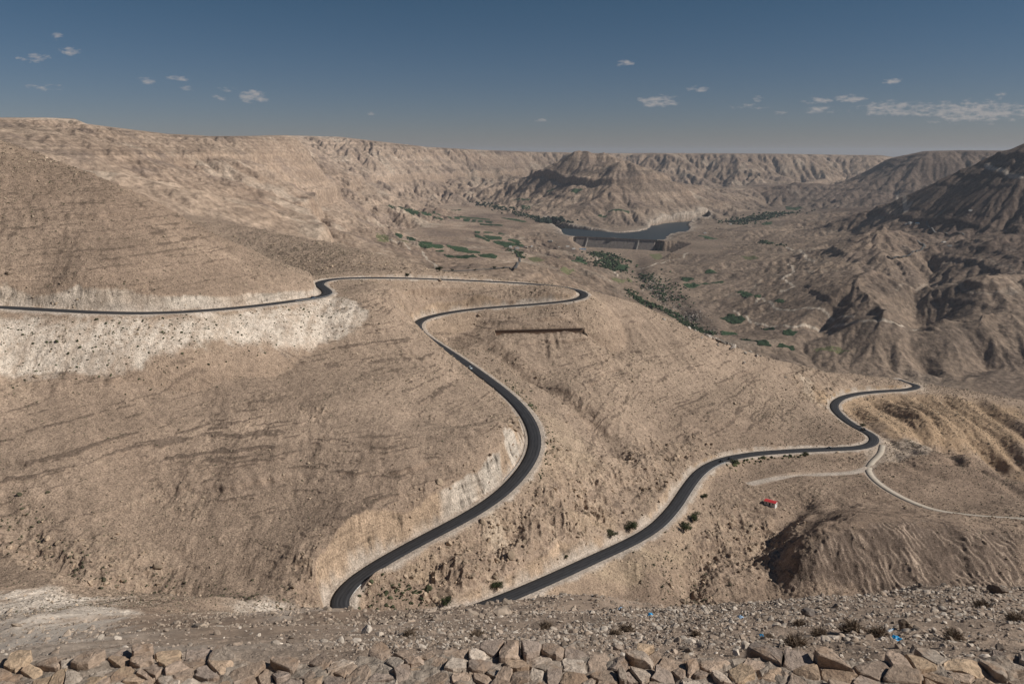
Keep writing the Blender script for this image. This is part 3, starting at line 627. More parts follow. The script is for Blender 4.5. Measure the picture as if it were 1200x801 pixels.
# water
m_, nt_, b_ = node_mat('reservoir_water', .45, .12); b_.inputs['Base Color'].default_value = (.03, .042, .05, 1)
gg = N(nt_, 'ShaderNodeNewGeometry'); nn = N(nt_, 'ShaderNodeTexNoise', Scale=.08, Detail=4.); nt_.links.new(gg.outputs['Position'], nn.inputs['Vector']); bb = N(nt_, 'ShaderNodeBump', Strength=.12, Distance=2.)
nt_.links.new(nn.outputs['Fac'], bb.inputs['Height']); nt_.links.new(bb.outputs[0], b_.inputs['Normal'])
cs = 20.; wx_ = np.arange(WP[:, 0].min()-100, WP[:, 0].max()+100, cs); wy_ = np.arange(WP[:, 1].min()-100, WP[:, 1].max()+100, cs)
gxx, gyy = np.meshgrid(wx_, wy_); pc = np.c_[gxx.ravel()+cs/2, gyy.ravel()+cs/2]
ok = inpoly(pc[:, 0], pc[:, 1], WP) | (pdist(pc[:, 0], pc[:, 1], WP) < 60)
ac = (pc[:, 0]-dam_a[0])*nrm[0]+(pc[:, 1]-dam_a[1])*nrm[1]; al = (pc[:, 0]-dam_a[0])*axd[0]+(pc[:, 1]-dam_a[1])*axd[1]
ok &= ~((ac > -8) & (al > -60) & (al < Ld+60)); pc = pc[ok]-cs/2
V = np.stack([np.c_[pc+q, np.full(len(pc), WL)] for q in ([0, 0], [cs, 0], [cs, cs], [0, cs])], 1).reshape(-1, 3)
mesh_obj('water', V, np.arange(len(V)).reshape(-1, 4), m_, kind='structure')
# dam
ang = math.atan2(axd[1], axd[0]); zt = -524.5
dam = empty('dam', (dam_a[0], dam_a[1], zt), ang, label='long grey concrete dam holding back the reservoir', category='dam')
Ld_ = Ld
mb = MB()
for k in range(24):
    x0, x1 = Ld_*k/24, Ld_*(k+1)/24-1.2
    mb.prism([(0, 0)]*0 or [(0,0)], 0, 0) if False else None
    n0 = len(mb.V); pr = [(-4, -2), (4, -2), (5, -9), (52, -66), (-4, -66)]
    V = [(x0, -p, q) for p, q in pr]+[(x1, -p, q) for p, q in pr]
    V = [(x, y, z_) for x, y, z_ in V]; n = 5
    mb.add(V, [tuple(range(n)), tuple(range(2*n-1, n-1, -1))]+[(i, n+i, n+(i+1) % n, (i+1) % n) for i in range(n)])
mb.build('dam_face', M_damf, dam)
mb = MB(); mb.box(-12, Ld_+12, -5.2, 5.2, -2, 0); mb.box(-12, Ld_+12, -5.2, -4.7, 0, 1.2); mb.box(-12, Ld_+12, 4.7, 5.2, 0, 1.2); mb.build('crest_road', M_dconc, dam)
for fr_ in (.15, .80):
    mb = MB(); x = Ld_*fr_
    V = [(x-3, -4, 1), (x-3, -8, -5), (x-3, -60, -64), (x-3, -60, -70), (x-3, -4, -70)]; V += [(x+3, b, c) for a, b, c in V]
    mb.add(V, [tuple(range(5)), tuple(range(9, 4, -1))]+[(i, 5+i, 5+(i+1) % 5, (i+1) % 5) for i in range(5)]); mb.build('spillway_wall', M_dconc, dam)
mb = MB(); mb.box(Ld_*.45, Ld_*.50, -12, -4, -2, 5); mb.build('gatehouse', M_dconc, dam)
log('dam')
# tracks and side roads draped on the ground
M_track = flat_mat('dirt_track', (.46, .40, .33), .95, .1, .12, .3); M_far_asph = flat_mat('worn_asphalt', (.12, .115, .11), .9, .2, .15, .1)
def path(name, L, wdt, mat, lift=.25):
    P = catmull(hit(L), 12 if wdt > 3.6 else 8); P[:, 2] = ground(P[:, 0], P[:, 1])
    k = 5; ker = np.ones(2*k+1)/(2*k+1); zz = np.convolve(np.pad(P[:, 2], k, 'edge'), ker, 'valid'); nrm_ = sides(P)
    for o_ in (-wdt/2, wdt/2): zz = np.maximum(zz, ground(P[:, 0]+nrm_[:, 0]*o_, P[:, 1]+nrm_[:, 1]*o_))
    P[:, 2] = zz+lift; return ribbon(name, P, [(-wdt/2, -.5), (-wdt/2, 0), (0, .05), (wdt/2, 0), (wdt/2, -.5)], mat, kind='structure')
tk = trk.copy(); tk[:, 2] -= .1
ribbon('dirt_track', tk[::3], [(-2.6, -.4), (-2.6, 0), (0, .06), (2.6, 0), (2.6, -.4)], M_track, kind='structure')
path('valley_road', [(520,317.5),(545,317),(575,315.5),(597,313.5),(606,310),(609,305),(606,299),(600,294.5),(604,291),(615,289)], 9, M_far_asph, .5)
path('valley_road', [(1075,281),(1083,288),(1080,293),(1066,299),(1050,302),(1040,301)], 11, M_far_asph, .6)
path('valley_road', [(1108,245),(1092,257),(1086,262),(1092,268),(1108,273),(1130,276)], 11, M_far_asph, .6)
log('paths')
# green plots on the valley floor: low crops in rows
FIELDS = [('green crop strips in a long row across the upper valley floor', [
 [(453,241),(468,241.5),(466,244),(456,243)],[(467,242),(510,247),(508,250),(470,246)],[(493,249),(507,250),(504,253),(495,252.5)],[(508,252.5),(523,254.5),(521,257.5),(509,256)],
 [(523,253.5),(530,254.5),(529,256.5),(523,255.5)],[(532,254.8),(540,255.5),(539,257.3),(532,257)],[(542.5,256),(551,256.5),(550,260),(543,259)],[(553,257),(558.5,257.3),(557.5,260.5),(552,260)],
 [(560,258),(566.5,258),(566,260.5),(560,260.3)],[(568.5,259),(577.5,259.3),(577,261.5),(569,261)],[(510,250.5),(540,253),(574,256.5),(574,257.6),(540,255),(512,252)],
 [(561,262),(590,263.5),(589,265),(563,263.8)],[(586,255),(605,256.5),(618,260),(612,260.5),(600,258)],[(598,232),(622,232.5),(620,235.5),(600,234)],[(610,241.5),(622,241),(622,244.5),(612,244)],[(527,246),(540,245),(540,247),(530,247)]]),
 ('green crop plots just above the valley village', [[(556,271),(563,271),(563,273.5),(556,273)],[(555,274.5),(560,275),(575,283),(571,283),(557,277.5)],[(566,276),(586,276.5),(589,280.5),(572,281)],[(566,272),(578,272),(578,273),(567,273)],
 [(583,272.5),(591,274),(591,275.5),(584,274)],[(576,283),(590,282.8),(604,285),(612,285),(615,289),(600,288.5),(585,287)],[(594,281),(607,281),(612,285),(600,284)]]),
 ('dark green orchard plots on the slope left of the valley village', [[(463,272),(472,273),(473.5,276),(471,278.5),(463,278)],[(476,277),(488,279.5),(487,281.5),(477,281)],[(489,283),(505,283.5),(520,288),(519,291),(500,291.5),(491,287)],
 [(513,286),(530,288),(545,290),(550,294),(562,295),(563,297),(548,296.5),(533,294),(525,289)],[(521,298),(555,298.5),(561,301),(548,303),(530,302)],[(560,298.5),(577,297),(584,300),(580,303),(565,301.5)],[(509,293.5),(519,293),(521,295),(511,295)]]),
 ('two green plots on the far bank above the reservoir', [[(712,247),(738,248),(738,250.5),(712,250)],[(700,251.5),(712,251.5),(712,253.5),(700,253.5)],[(638,223.5),(650,221),(650,222.5),(640,225)],[(668,222),(683,221),(680,224.5),(670,225)]]),
 ('green field on the slope below the dam', [[(652,302),(678,300.5),(690,308.5),(672,306),(655,304)]]),
 ('bright green plots by the stream below the dam', [[(720,311),(733,310),(738,314),(725,317),(719,315)],[(752,285),(775,283),(778,286),(756,288)],[(738,288),(752,286),(750,291),(740,291)]]),
 ('pair of dark green plots on the right bank terrace', [[(785,324.5),(800,324.5),(815,327),(800,329.5),(797,325)],[(800,332),(813,331),(822,334),(808,337.5)],[(815,330.5),(848,329),(848,331.5),(825,333.5)]]),
 ('green plots round a low knoll on the right bank', [[(825,318),(838,317),(842,320),(828,321)],[(905,352),(918,351),(922,354),(908,355)],[(862,341),(870,341),(884,345.5),(875,349),(868,345)],[(883,346),(892,346),(892,348),(884,350)]]),
 ('green strip on the terrace beside the reservoir', [[(817,276),(828,276),(844,279.5),(830,280.5)]]),
 ('dark green plots between the stream and the dirt track', [[(842,373),(853,368),(865,370),(874,374),(868,379),(858,379),(850,375.5)],[(843,388),(862,390),(866,392),(845,393)],[(891,382.5),(905,383.5),(909,386.5),(893,385.5)],[(917,386),(935,389),(930,394),(918,392)],
 [(867,396),(875,397),(905,404),(904,406),(890,404),(870,398.5)],[(913,402),(930,405),(932,411),(910,406.5)]]),
 ('far green plots up the right arm of the valley', [[(920,242),(940,243),(935,246),(922,246)],[(887,255),(905,255),(900,257),(888,257)],[(893,262),(905,259.5),(905,262),(895,264)]])]
M_crop = vcol_mat('crops', .9, .25, .3, .3)
def field(name, label, polys, base=(.032, .055, .026), cell=None, hgt=2.2):
    Vs = []; Fs = []; Cs = []; nb = 0
    for pl in polys:
        P = hit(pl); D = np.hypot(P[:, 0], P[:, 1]).mean(); c_ = cell or max(4., D/500.)
        ax_ = rng.uniform(-.25, .25); ca_, sa_ = math.cos(ax_), math.sin(ax_)
        x0, x1, y0, y1 = P[:, 0].min(), P[:, 0].max(), P[:, 1].min(), P[:, 1].max()
        nx, ny = min(260, int((x1-x0)/c_)+2), min(400, int((y1-y0)/c_)+2)
        gx_, gy_ = np.meshgrid(np.linspace(x0, x1, nx), np.linspace(y0, y1, ny))
        wob = 5*fbm(gx_, gy_, 40, 2, 5)
        inn = inpoly(gx_+wob, gy_+wob*1.5, P)
        rows = .7+.3*np.sign(np.sin((gx_*ca_+gy_*sa_)/c_*1.3))
        gap = fbm(gx_, gy_, 45, 3, 17) > -.6
        inn = inn & gap
        z_ = ground(gx_, gy_)+np.where(inn, hgt*rows*(.7+.6*rng.random(gx_.shape)), -1.5)
        V_ = np.stack([gx_, gy_, z_], -1).reshape(-1, 3); idx = np.arange(nx*ny).reshape(ny, nx)
        q = inn.astype(int); any_ = (q[:-1, :-1]+q[1:, :-1]+q[:-1, 1:]+q[1:, 1:]) > 1
        f_ = np.stack([idx[:-1, :-1], idx[:-1, 1:], idx[1:, 1:], idx[1:, :-1]], -1)[any_]
        Vs.append(V_); Fs.append(f_+nb); nb += len(V_); tone = rng.uniform(.75, 1.35)
        Cs.append((np.array(base)*tone)[None]*(.8+.4*rng.random((len(V_), 1))))
    mesh_obj(name, np.vstack(Vs), np.vstack(Fs), M_crop, colr=np.vstack(Cs), kind='stuff', label=label)
for lb, pl in FIELDS: field('crops', lb, pl)
field('crops', 'pale dusty olive plots on the dry valley floor', [[(655,315),(672,314),(676,318),(660,320)],[(760,298),(775,297),(780,300),(764,302)],[(868,300),(885,299),(890,303),(872,304)],[(440,276),(450,272),(458,275),(455,280),(442,283)],[(952,408),(985,407),(998,412),(980,414),(957,412)],[(617,302),(632,301),(640,305),(625,307)],[(468,281),(478,283),(479,285),(470,283)],[(716,327),(735,325),(742,329),(725,333)]], (.12, .115, .06), hgt=.8)
log('fields')
# far-off tree belts that read as one mass
ICO = None
def icoverts(sub):
    t = (1+5**.5)/2; V = np.array([(-1,t,0),(1,t,0),(-1,-t,0),(1,-t,0),(0,-1,t),(0,1,t),(0,-1,-t),(0,1,-t),(t,0,-1),(t,0,1),(-t,0,-1),(-t,0,1)], float); V /= np.linalg.norm(V[0])
    Fc = [(0,11,5),(0,5,1),(0,1,7),(0,7,10),(0,10,11),(1,5,9),(5,11,4),(11,10,2),(10,7,6),(7,1,8),(3,9,4),(3,4,2),(3,2,6),(3,6,8),(3,8,9),(4,9,5),(2,4,11),(6,2,10),(8,6,7),(9,8,1)]
    for _ in range(sub):
        V = list(map(tuple, V)); mid = {}; nf = []
        def mp_(a, b):
            k = (min(a, b), max(a, b))
            if k not in mid: v = np.array(V[a])+np.array(V[b]); v /= np.linalg.norm(v); mid[k] = len(V); V.append(tuple(v))
            return mid[k]
        for a, b, c in Fc:
            x, y, z_ = mp_(a, b), mp_(b, c), mp_(c, a); nf += [(a, x, z_), (b, y, x), (c, z_, y), (x, y, z_)]
        V, Fc = np.array(V), nf
    return np.array(V), np.array(Fc)
def rockshape(sub, k):
    V, Fc = icoverts(sub); V = V.copy()
    for _ in range(k):                                   # chop flat faces
        n_ = rng.normal(size=3); n_ /= np.linalg.norm(n_); d_ = rng.uniform(.42, .75); q = V@n_; V -= np.outer(np.maximum(q-d_, 0), n_)
    V *= 1+rng.normal(size=(len(V), 1))*.05
    return V/np.abs(V).max(0), Fc
def scatter(name, shapes, pos, size, colr, mat, flatz=.7, elong=.35, **tags):
    """many small pieces as one mesh"""
    Vs = []; Fs = []; Cs = []; nb = 0; which = rng.integers(0, len(shapes), len(pos))
    for k, (V, Fc) in enumerate(shapes):
        m = which == k; p, s_, c_ = pos[m], size[m], colr[m]; n_ = len(p)
        if n_ == 0: continue
        a = rng.uniform(0, 2*math.pi, n_); sx = s_*(1+rng.uniform(-elong, elong, n_)); sy = s_*(1+rng.uniform(-elong, elong, n_)); sz = s_*flatz*(1+rng.uniform(-elong, elong, n_))
        q = V[None]*np.stack([sx, sy, sz], -1)[:, None]
        tl = rng.normal(size=(n_, 2))*.25; q[:, :, 2] += q[:, :, 0]*tl[:, :1]+q[:, :, 1]*tl[:, 1:]
        x = q[:, :, 0]*np.cos(a)[:, None]-q[:, :, 1]*np.sin(a)[:, None]; y = q[:, :, 0]*np.sin(a)[:, None]+q[:, :, 1]*np.cos(a)[:, None]
        q = np.stack([x, y, q[:, :, 2]], -1)+p[:, None]
        Vs.append(q.reshape(-1, 3)); Fs.append((Fc[None]+(np.arange(n_)*len(V))[:, None, None]).reshape(-1, 3)+nb); nb += n_*len(V)
        Cs.append(np.repeat(c_, len(V), 0)*(1+.1*rng.normal(size=(n_*len(V), 1))))
    return mesh_obj(name, np.vstack(Vs), np.vstack(Fs), mat, colr=np.clip(np.vstack(Cs), .01, 1), **tags)
RS0 = [rockshape(0, 4) for _ in range(6)]; RS1 = [rockshape(1, 7) for _ in range(10)]; RS2 = [rockshape(2, 9) for _ in range(6)]
def belt(label, L, width, n_, size, base=(.04, .06, .028)):
    P = catmull(hit(L), 10); i = rng.integers(0, len(P), n_); q = P[i].copy(); q[:, :2] += rng.normal(size=(n_, 2))*width*(.5+rng.random((n_, 1)))
    s_ = size*rng.uniform(.5, 1.4, n_); q[:, 2] = ground(q[:, 0], q[:, 1])+s_*.45
    return scatter('trees', RS0, q, s_, np.array(base)[None]*rng.uniform(.7, 1.4, (n_, 1)), M_leaf, .8, .3, kind='stuff', label=label)
belt('dark tree belt along the dry riverbed below the spur', [(738,341),(748,350),(757,356),(775,361),(790,368),(800,378),(815,385),(830,391)], 14, 900, 4)
belt('thicket of trees on the flat below the dam', [(704,297),(712,303),(708,309),(718,316)], 45, 700, 6)
belt('dark trees at the head of the reservoir', [(638,261),(648,261),(660,261.5)], 35, 300, 10, (.02, .03, .02))
belt('dark green trees round the valley village', [(592,291),(600,293),(606,296),(610,302)], 12, 120, 5)
belt('green trees along the upper stream', [(560,238),(575,240),(590,245),(610,250),(622,254),(635,259)], 30, 420, 7, (.03, .045, .025))
belt('green bushes beside the far right stream', [(860,262),(880,258),(900,253),(925,250)], 60, 500, 8, (.035, .05, .027))
belt('green trees on the right bank terrace', [(893,283),(905,286),(918,288)], 14, 90, 6)
belt('scattered trees along the stream gravel', [(755,322),(765,330),(780,345),(795,355)], 45, 350, 4)
# pale boulder-strewn riverbed
P = catmull(hit([(762,325),(766,335),(768,345),(790,362),(802,375),(820,388),(838,398)]), 8); i = rng.integers(0, len(P), 2600); q = P[i].copy(); q[:, :2] += rng.normal(size=(2600, 2))*28; s_ = rng.uniform(.8, 3.4, 2600); q[:, 2] = ground(q[:, 0], q[:, 1])+s_*.2
scatter('gravel', RS0, q, s_, np.array((.4, .35, .3))[None]*rng.uniform(.6, 1.3, (2600, 1)), M_rockf, .6, kind='stuff', label='pale boulders strewn along the dry riverbed')
log('belts')
# ------------------------------------------------------------------ stones and scrub over the near hills
def spread(n_, r0, r1, pw, thmax=37):
    u_ = rng.random(n_); k = pw+1
    r = (r0**k+u_*(r1**k-r0**k))**(1/k); t = np.radians(rng.uniform(-thmax, thmax, n_)); return r*np.sin(t), r*np.cos(t)
x, y = spread(330000, 275, 1180, .6); dr_ = samp(DN, x, y)
den = .5+.9*fbm(x, y, 120, 3, 401)+.5*fbm(x, y, 25, 3, 402)
k = (dr_ > 7.5) & (rng.random(len(x)) < den*.75); x, y = x[k], y[k]; n_ = len(x)
s_ = rng.lognormal(-1.2, .38, n_)*np.clip(np.hypot(x, y)/650, .7, 1.25); pos = np.c_[x, y, ground(x, y)+s_*.1]
DOME = (np.array([(1,0,0),(0,1,0),(-1,0,0),(0,-1,0),(.2,.1,1),(0,0,-.6)], float), np.array([(0,1,4),(1,2,4),(2,3,4),(3,0,4)]))
tone = np.where(rng.random((n_, 1)) < .25, np.array([[.075, .08, .045]]), np.array([[.13, .105, .075]]))
scatter('scrub', [DOME, (DOME[0]*[1.3, .9, .8], DOME[1])], pos, s_, tone*rng.uniform(.7, 1.4, (n_, 1)), M_leaf, .8, .35, kind='stuff', label='small dark scrub dotted over the bare slopes')
x, y = spread(120000, 275, 1180, .5); dr_ = samp(DN, x, y); den = .25+1.1*fbm(x, y, 60, 4, 411)+.5*np.exp(-((dr_-14)/8)**2)
k = (dr_ > 7) & (rng.random(len(x)) < den); x, y = x[k], y[k]; n_ = len(x); s_ = rng.lognormal(-1.15, .5, n_); s_ = np.minimum(s_, 1.9)*np.clip(np.hypot(x, y)/650, .7, 1.2)
scatter('rocks', RS0, np.c_[x, y, ground(x, y)+s_*.15], s_, np.array([[.37, .29, .215]])*rng.uniform(.6, 1.35, (n_, 1)), M_rockf, .75, .35, kind='stuff', label='loose rocks scattered over the slopes and road cuts')
x, y = spread(90000, 300, 900, .6); qx = np.clip(np.searchsorted(LU, np.log(np.hypot(x, y))), 0, NR-1); qy = np.clip(np.searchsorted(TH, np.arctan2(x, y)), 0, NC-1)
k = (rng.random(len(x)) < RA[qx, qy]*(.35+.9*fbm(x, y, 9, 3, 420))) & (samp(DN, x, y) > 8); x, y = x[k], y[k]; n_ = len(x); s_ = rng.lognormal(-.55, .5, n_); s_ = np.minimum(s_, 2.4)
scatter('boulders', RS1, np.c_[x, y, ground(x, y)+s_*.1], s_, np.array([[.36, .275, .2]])*rng.uniform(.6, 1.45, (n_, 1)), M_rockf, .8, .4, kind='stuff', label='fallen blocks strewn over the rugged banks between the road legs')
# darker bushes on the pale scree and in the gullies
def bushes(label, L, width, n_, size, base=(.06, .065, .035)):
    P = catmull(hit(L), 3); i = rng.integers(0, len(P), n_); q = P[i].copy(); q[:, :2] += rng.normal(size=(n_, 2))*width
    k = samp(DN, q[:, 0], q[:, 1]) > 7.5; q = q[k]; n_ = len(q); s_ = size*rng.lognormal(-.1, .35, n_); q[:, 2] = ground(q[:, 0], q[:, 1])+s_*.2
    scatter('shrubbery', RS1, q, s_, np.array(base)[None]*rng.uniform(.6, 1.5, (n_, 1)), M_leaf, .75, .35, kind='stuff', label=label)
bushes('dark shrubs dotted over the pale scree below the top road', [(0,400),(60,402),(120,395),(200,385),(300,378),(380,372),(300,385),(200,392),(100,412),(0,420)], 13, 480, .5)
bushes('dark shrubs lining the gully at lower left', [(0,580),(20,620),(60,652),(110,676),(190,688),(300,702),(340,705)], 6, 300, .5, (.085, .08, .05))
bushes('olive shrubs on the bank inside the hairpin', [(410,700),(430,700),(450,706),(475,704),(495,700),(455,690)], 5, 110, .7)
bushes('dark bushes along the gully below the lowest road', [(800,640),(790,665),(780,690),(830,700),(760,650)], 9, 200, .5, (.085, .08, .05))
bushes('olive roadside bushes beside the lower straight', [(852,545),(870,539),(890,537),(900,536),(940,533)], 2.5, 90, 1.1, (.075, .08, .035))
bushes('dark shrubs in the ditch along the inner road edge', [(600,448),(622,478),(640,505),(640,530),(628,556)], 5, 240, .6)
log('scatter')
# ------------------------------------------------------------------ mortared stone wall under the viewpoint
def clip(P, n_, d_):
    out = []
    for i in range(len(P)):
        a, b = P[i], P[(i+1) % len(P)]; da, db = a@n_-d_, b@n_-d_
        if da <= 0: out.append(a)
        if da*db < 0: out.append(a+(b-a)*da/(da-db))
    return out
wtop = -4.62
sd_ = []
yy = 5.35
while yy < 6.95:
    xx = -6.6+rng.uniform(0, .3)
    while xx < 6.6:
        big = rng.random() < .25; sd_.append((xx+rng.normal()*.05, yy+rng.normal()*.05)); xx += rng.uniform(.11, .25)*(1.7 if big else 1)*(1.5 if xx > 2 else 1)
    yy += rng.uniform(.11, .19)
sd_ = np.array(sd_)
mb = MB(); pal = np.array([(.40,.31,.245),(.40,.30,.22),(.33,.26,.21),(.45,.34,.24),(.42,.35,.29),(.32,.26,.22),(.48,.41,.345),(.36,.28,.22)])
def edge(x): return 6.62+.07*fbm(np.array([x]), np.array([0.]), 1.1, 3, 501)[0]+(.10 if -1.5 < x < 1.5 else 0)
for i, p in enumerate(sd_):
    P = [p+np.array(q) for q in ((-.5,-.4),(.5,-.4),(.5,.4),(-.5,.4))]
    dq = sd_-p; dn = np.hypot(dq[:, 0], dq[:, 1])
    for j in np.where((dn < 1.1) & (dn > 0))[0]:
        n_ = dq[j]/dn[j]; P = clip(P, n_, (p+dq[j]/2)@n_)
        if len(P) < 3: break
    if len(P) < 3 or p[1] > edge(p[0])+.03: continue
    P = np.array(P); c_ = P.mean(0); k = len(P)
    # round the outline: more points, jittered
    Q_ = []
    for a, b in zip(P, np.roll(P, -1, 0)): 
        for t in ((.1, .55, .92) if np.hypot(*(b-a)) > .12 else (.4,)): Q_.append(a+(b-a)*t+rng.normal(size=2)*.007)
    Q_ = np.array(Q_); sh = rng.uniform(.86, .99); Q_ = c_+(Q_-c_)*sh; n_ = len(Q_)
    h = rng.normal()*.014; tl = rng.normal(size=2)*.11; chip = rng.choice([0, .35, .8])
    if p[1] > edge(p[0])-.2: h += rng.uniform(-.04, .04)
    rings = []
    lowc = rng.normal(size=2); lowc /= np.linalg.norm(lowc)
    for f_, z_ in ((1.0, -.22), (1.01, -.035), (.985, .002), (.9, .010), (.6, .011), (.28, .012)):
        r_ = c_+(Q_-c_)*f_; zz = wtop+h+z_+(r_-c_)@tl*(z_ > -.2)+rng.normal(size=n_)*(.0016 if f_ < .95 else .006)
        dd_ = (r_-c_)@lowc; zz = zz-np.maximum(dd_-.035, 0)*chip*(z_ > -.2)
        rings.append(np.c_[r_, zz])
    V = np.vstack(rings+[np.array([[c_[0], c_[1], wtop+h+.012]])]); Fs = []
    for r_ in range(5): Fs += [(r_*n_+q, r_*n_+(q+1) % n_, (r_+1)*n_+(q+1) % n_, (r_+1)*n_+q) for q in range(n_)]
    Fs += [(5*n_+q, 5*n_+(q+1) % n_, 6*n_) for q in range(n_)]
    mb.add(V, Fs, tuple(pal[rng.integers(len(pal))]*rng.uniform(.8, 1.25)*np.array([1.02, 1., .98])))
M_stone = vcol_mat('limestone', .95, 17., .33, .03)
_nt = M_stone.node_tree; _b = _nt.nodes['Principled BSDF']; _src = _b.inputs['Base Color'].links[0].from_socket; _g = N(_nt, 'ShaderNodeNewGeometry')
_n1 = N(_nt, 'ShaderNodeTexNoise', Scale=4.5, Detail=5., Roughness=.6); _nt.links.new(_g.outputs['Position'], _n1.inputs['Vector']); _r = N(_nt, 'ShaderNodeMapRange'); _r.inputs['From Min'].default_value = .5; _r.inputs['From Max'].default_value = .68; _nt.links.new(_n1.outputs['Fac'], _r.inputs['Value'])
_m = N(_nt, 'ShaderNodeMix', data_type='RGBA'); _nt.links.new(_r.outputs[0], _m.inputs[0]); _nt.links.new(_src, _m.inputs[6]); _m.inputs[7].default_value = (.32, .225, .16, 1)
_n2 = N(_nt, 'ShaderNodeTexNoise', Scale=55., Detail=3.); _nt.links.new(_g.outputs['Position'], _n2.inputs['Vector']); _r2 = N(_nt, 'ShaderNodeMapRange'); _r2.inputs['From Min'].default_value = .58; _r2.inputs['From Max'].default_value = .7; _r2.inputs['To Max'].default_value = .65; _nt.links.new(_n2.outputs['Fac'], _r2.inputs['Value'])
_m2 = N(_nt, 'ShaderNodeMix', data_type='RGBA'); _nt.links.new(_r2.outputs[0], _m2.inputs[0]); _nt.links.new(_m.outputs[2], _m2.inputs[6]); _m2.inputs[7].default_value = (.13, .11, .095, 1); _nt.links.new(_m2.outputs[2], _b.inputs['Base Color'])
wall = mb.build('stone_wall', M_stone, smooth=False, label='rough mortared limestone wall along the bottom of the view', category='wall')
xs_ = np.linspace(-6.9, 6.9, 461); ys_ = np.linspace(5.2, 6.86, 60); gx_, gy_ = np.meshgrid(xs_, ys_)
ed = np.array([edge(q) for q in xs_])[None]
zz = wtop-.022+.035*fbm(gx_, gy_, .22, 4, 502)+.02*ridge(gx_, gy_, .07, 2, 503); zz = np.where(gy_ > ed-.02, zz-.9*np.clip((gy_-ed+.02)/.05, 0, 1), zz)
idx = np.arange(gx_.size).reshape(gx_.shape)
mesh_obj('mortar', np.stack([gx_, gy_, zz], -1).reshape(-1, 3), np.stack([idx[:-1, :-1], idx[:-1, 1:], idx[1:, 1:], idx[1:, :-1]], -1).reshape(-1, 4), M_stone, wall, colr=np.tile((.30, .25, .205), (gx_.size, 1))*(1+.3*fbm(gx_, gy_, .1, 3, 504).reshape(-1, 1)))
# rubble below the wall
x, y = spread(95000, 7.1, 85, -.2, 38); r_ = np.hypot(x, y)
k = (y > 7.0) & (rng.random(len(x)) < (.65+.8*fbm(x, y, 3.5, 3, 511))*(.12+.95*ss(-.4, -.08, x/y+.15*fbm(x, y, 6, 2, 516)+.006*np.minimum(0, 14-y)))); x, y, r_ = x[k], y[k], r_[k]; n_ = len(x)
s_ = .016*(r_/10)**.72*np.minimum(rng.lognormal(0, .6, n_), 4.2); pos = np.c_[x, y, ground(x, y)+s_*.25]
ct_ = np.array([(.37,.295,.235),(.45,.38,.315),(.32,.25,.195),(.26,.21,.17),(.52,.45,.38)])[rng.integers(0, 5, n_)]*rng.uniform(.7, 1.15, (n_, 1))
big = s_ > .05
scatter('rubble', RS0, pos[~big], s_[~big], ct_[~big], M_rock, .6, kind='stuff', label='broken limestone chips covering the slope beyond the wall')
scatter('rubble', RS1, pos[big], s_[big], ct_[big], M_rock, .6, kind='stuff', label='larger broken limestone pieces lying on the slope beyond the wall')
x, y = spread(30000, 60, 330, .2, 38); s_ = rng.lognormal(-2.1, .5, len(x))*(1+np.hypot(x, y)/300); k = (rng.random(len(x)) < .5+fbm(x, y, 20, 3, 512)) & (samp(DN, x, y) > 7.5); x, y, s_ = x[k], y[k], s_[k]
scatter('rubble', RS0, np.c_[x, y, ground(x, y)+s_*.2], s_, np.array([[.36,.29,.23]])*rng.uniform(.65, 1.3, (len(x), 1)), M_rockf, .6, kind='stuff', label='stones on the brown shoulder below the viewpoint')
def P1(px, py):
    p = hit([(px, py)])[0]
    for _ in range(12):
        d0 = samp(DN, p[0], p[1])
        if d0 > 7.2: break
        e = 1.; gx_ = samp(DN, p[0]+e, p[1])-samp(DN, p[0]-e, p[1]); gy_ = samp(DN, p[0], p[1]+e)-samp(DN, p[0], p[1]-e); n_ = math.hypot(gx_, gy_)+1e-6
        p[0] += gx_/n_; p[1] += gy_/n_; p[2] = float(ground(p[0], p[1]))
    return p
def rock(label, px, py, s, c, cat='rock'):
    p = P1(px, py); V, Fc = RS2[rng.integers(len(RS2))]; V = V*np.array([s, s*.8, s*.7]); a = rng.uniform(0, 6)
    V = np.c_[V[:, 0]*math.cos(a)-V[:, 1]*math.sin(a), V[:, 0]*math.sin(a)+V[:, 1]*math.cos(a), V[:, 2]]
    o = mesh_obj('rock', V, Fc, M_rock, colr=np.tile(c, (len(V), 1))*(1+.08*rng.normal(size=(len(V), 1))), label=label, category=cat); o.location = (p[0], p[1], p[2]+s*.4)
rock('dark upright boulder on the rubble crest near the right edge', 1168, 696, .75, (.17, .135, .11)); rock('squat brown rock in the rubble above the big blue bag', 1061, 738, .24, (.2, .15, .11))
rock('dark grey rock on the rubble crest left of the striped mound', 947, 722, .3, (.17, .145, .13)); rock('pale leaning slab in the rubble left of centre', 430, 741, .35, (.5, .44, .38))
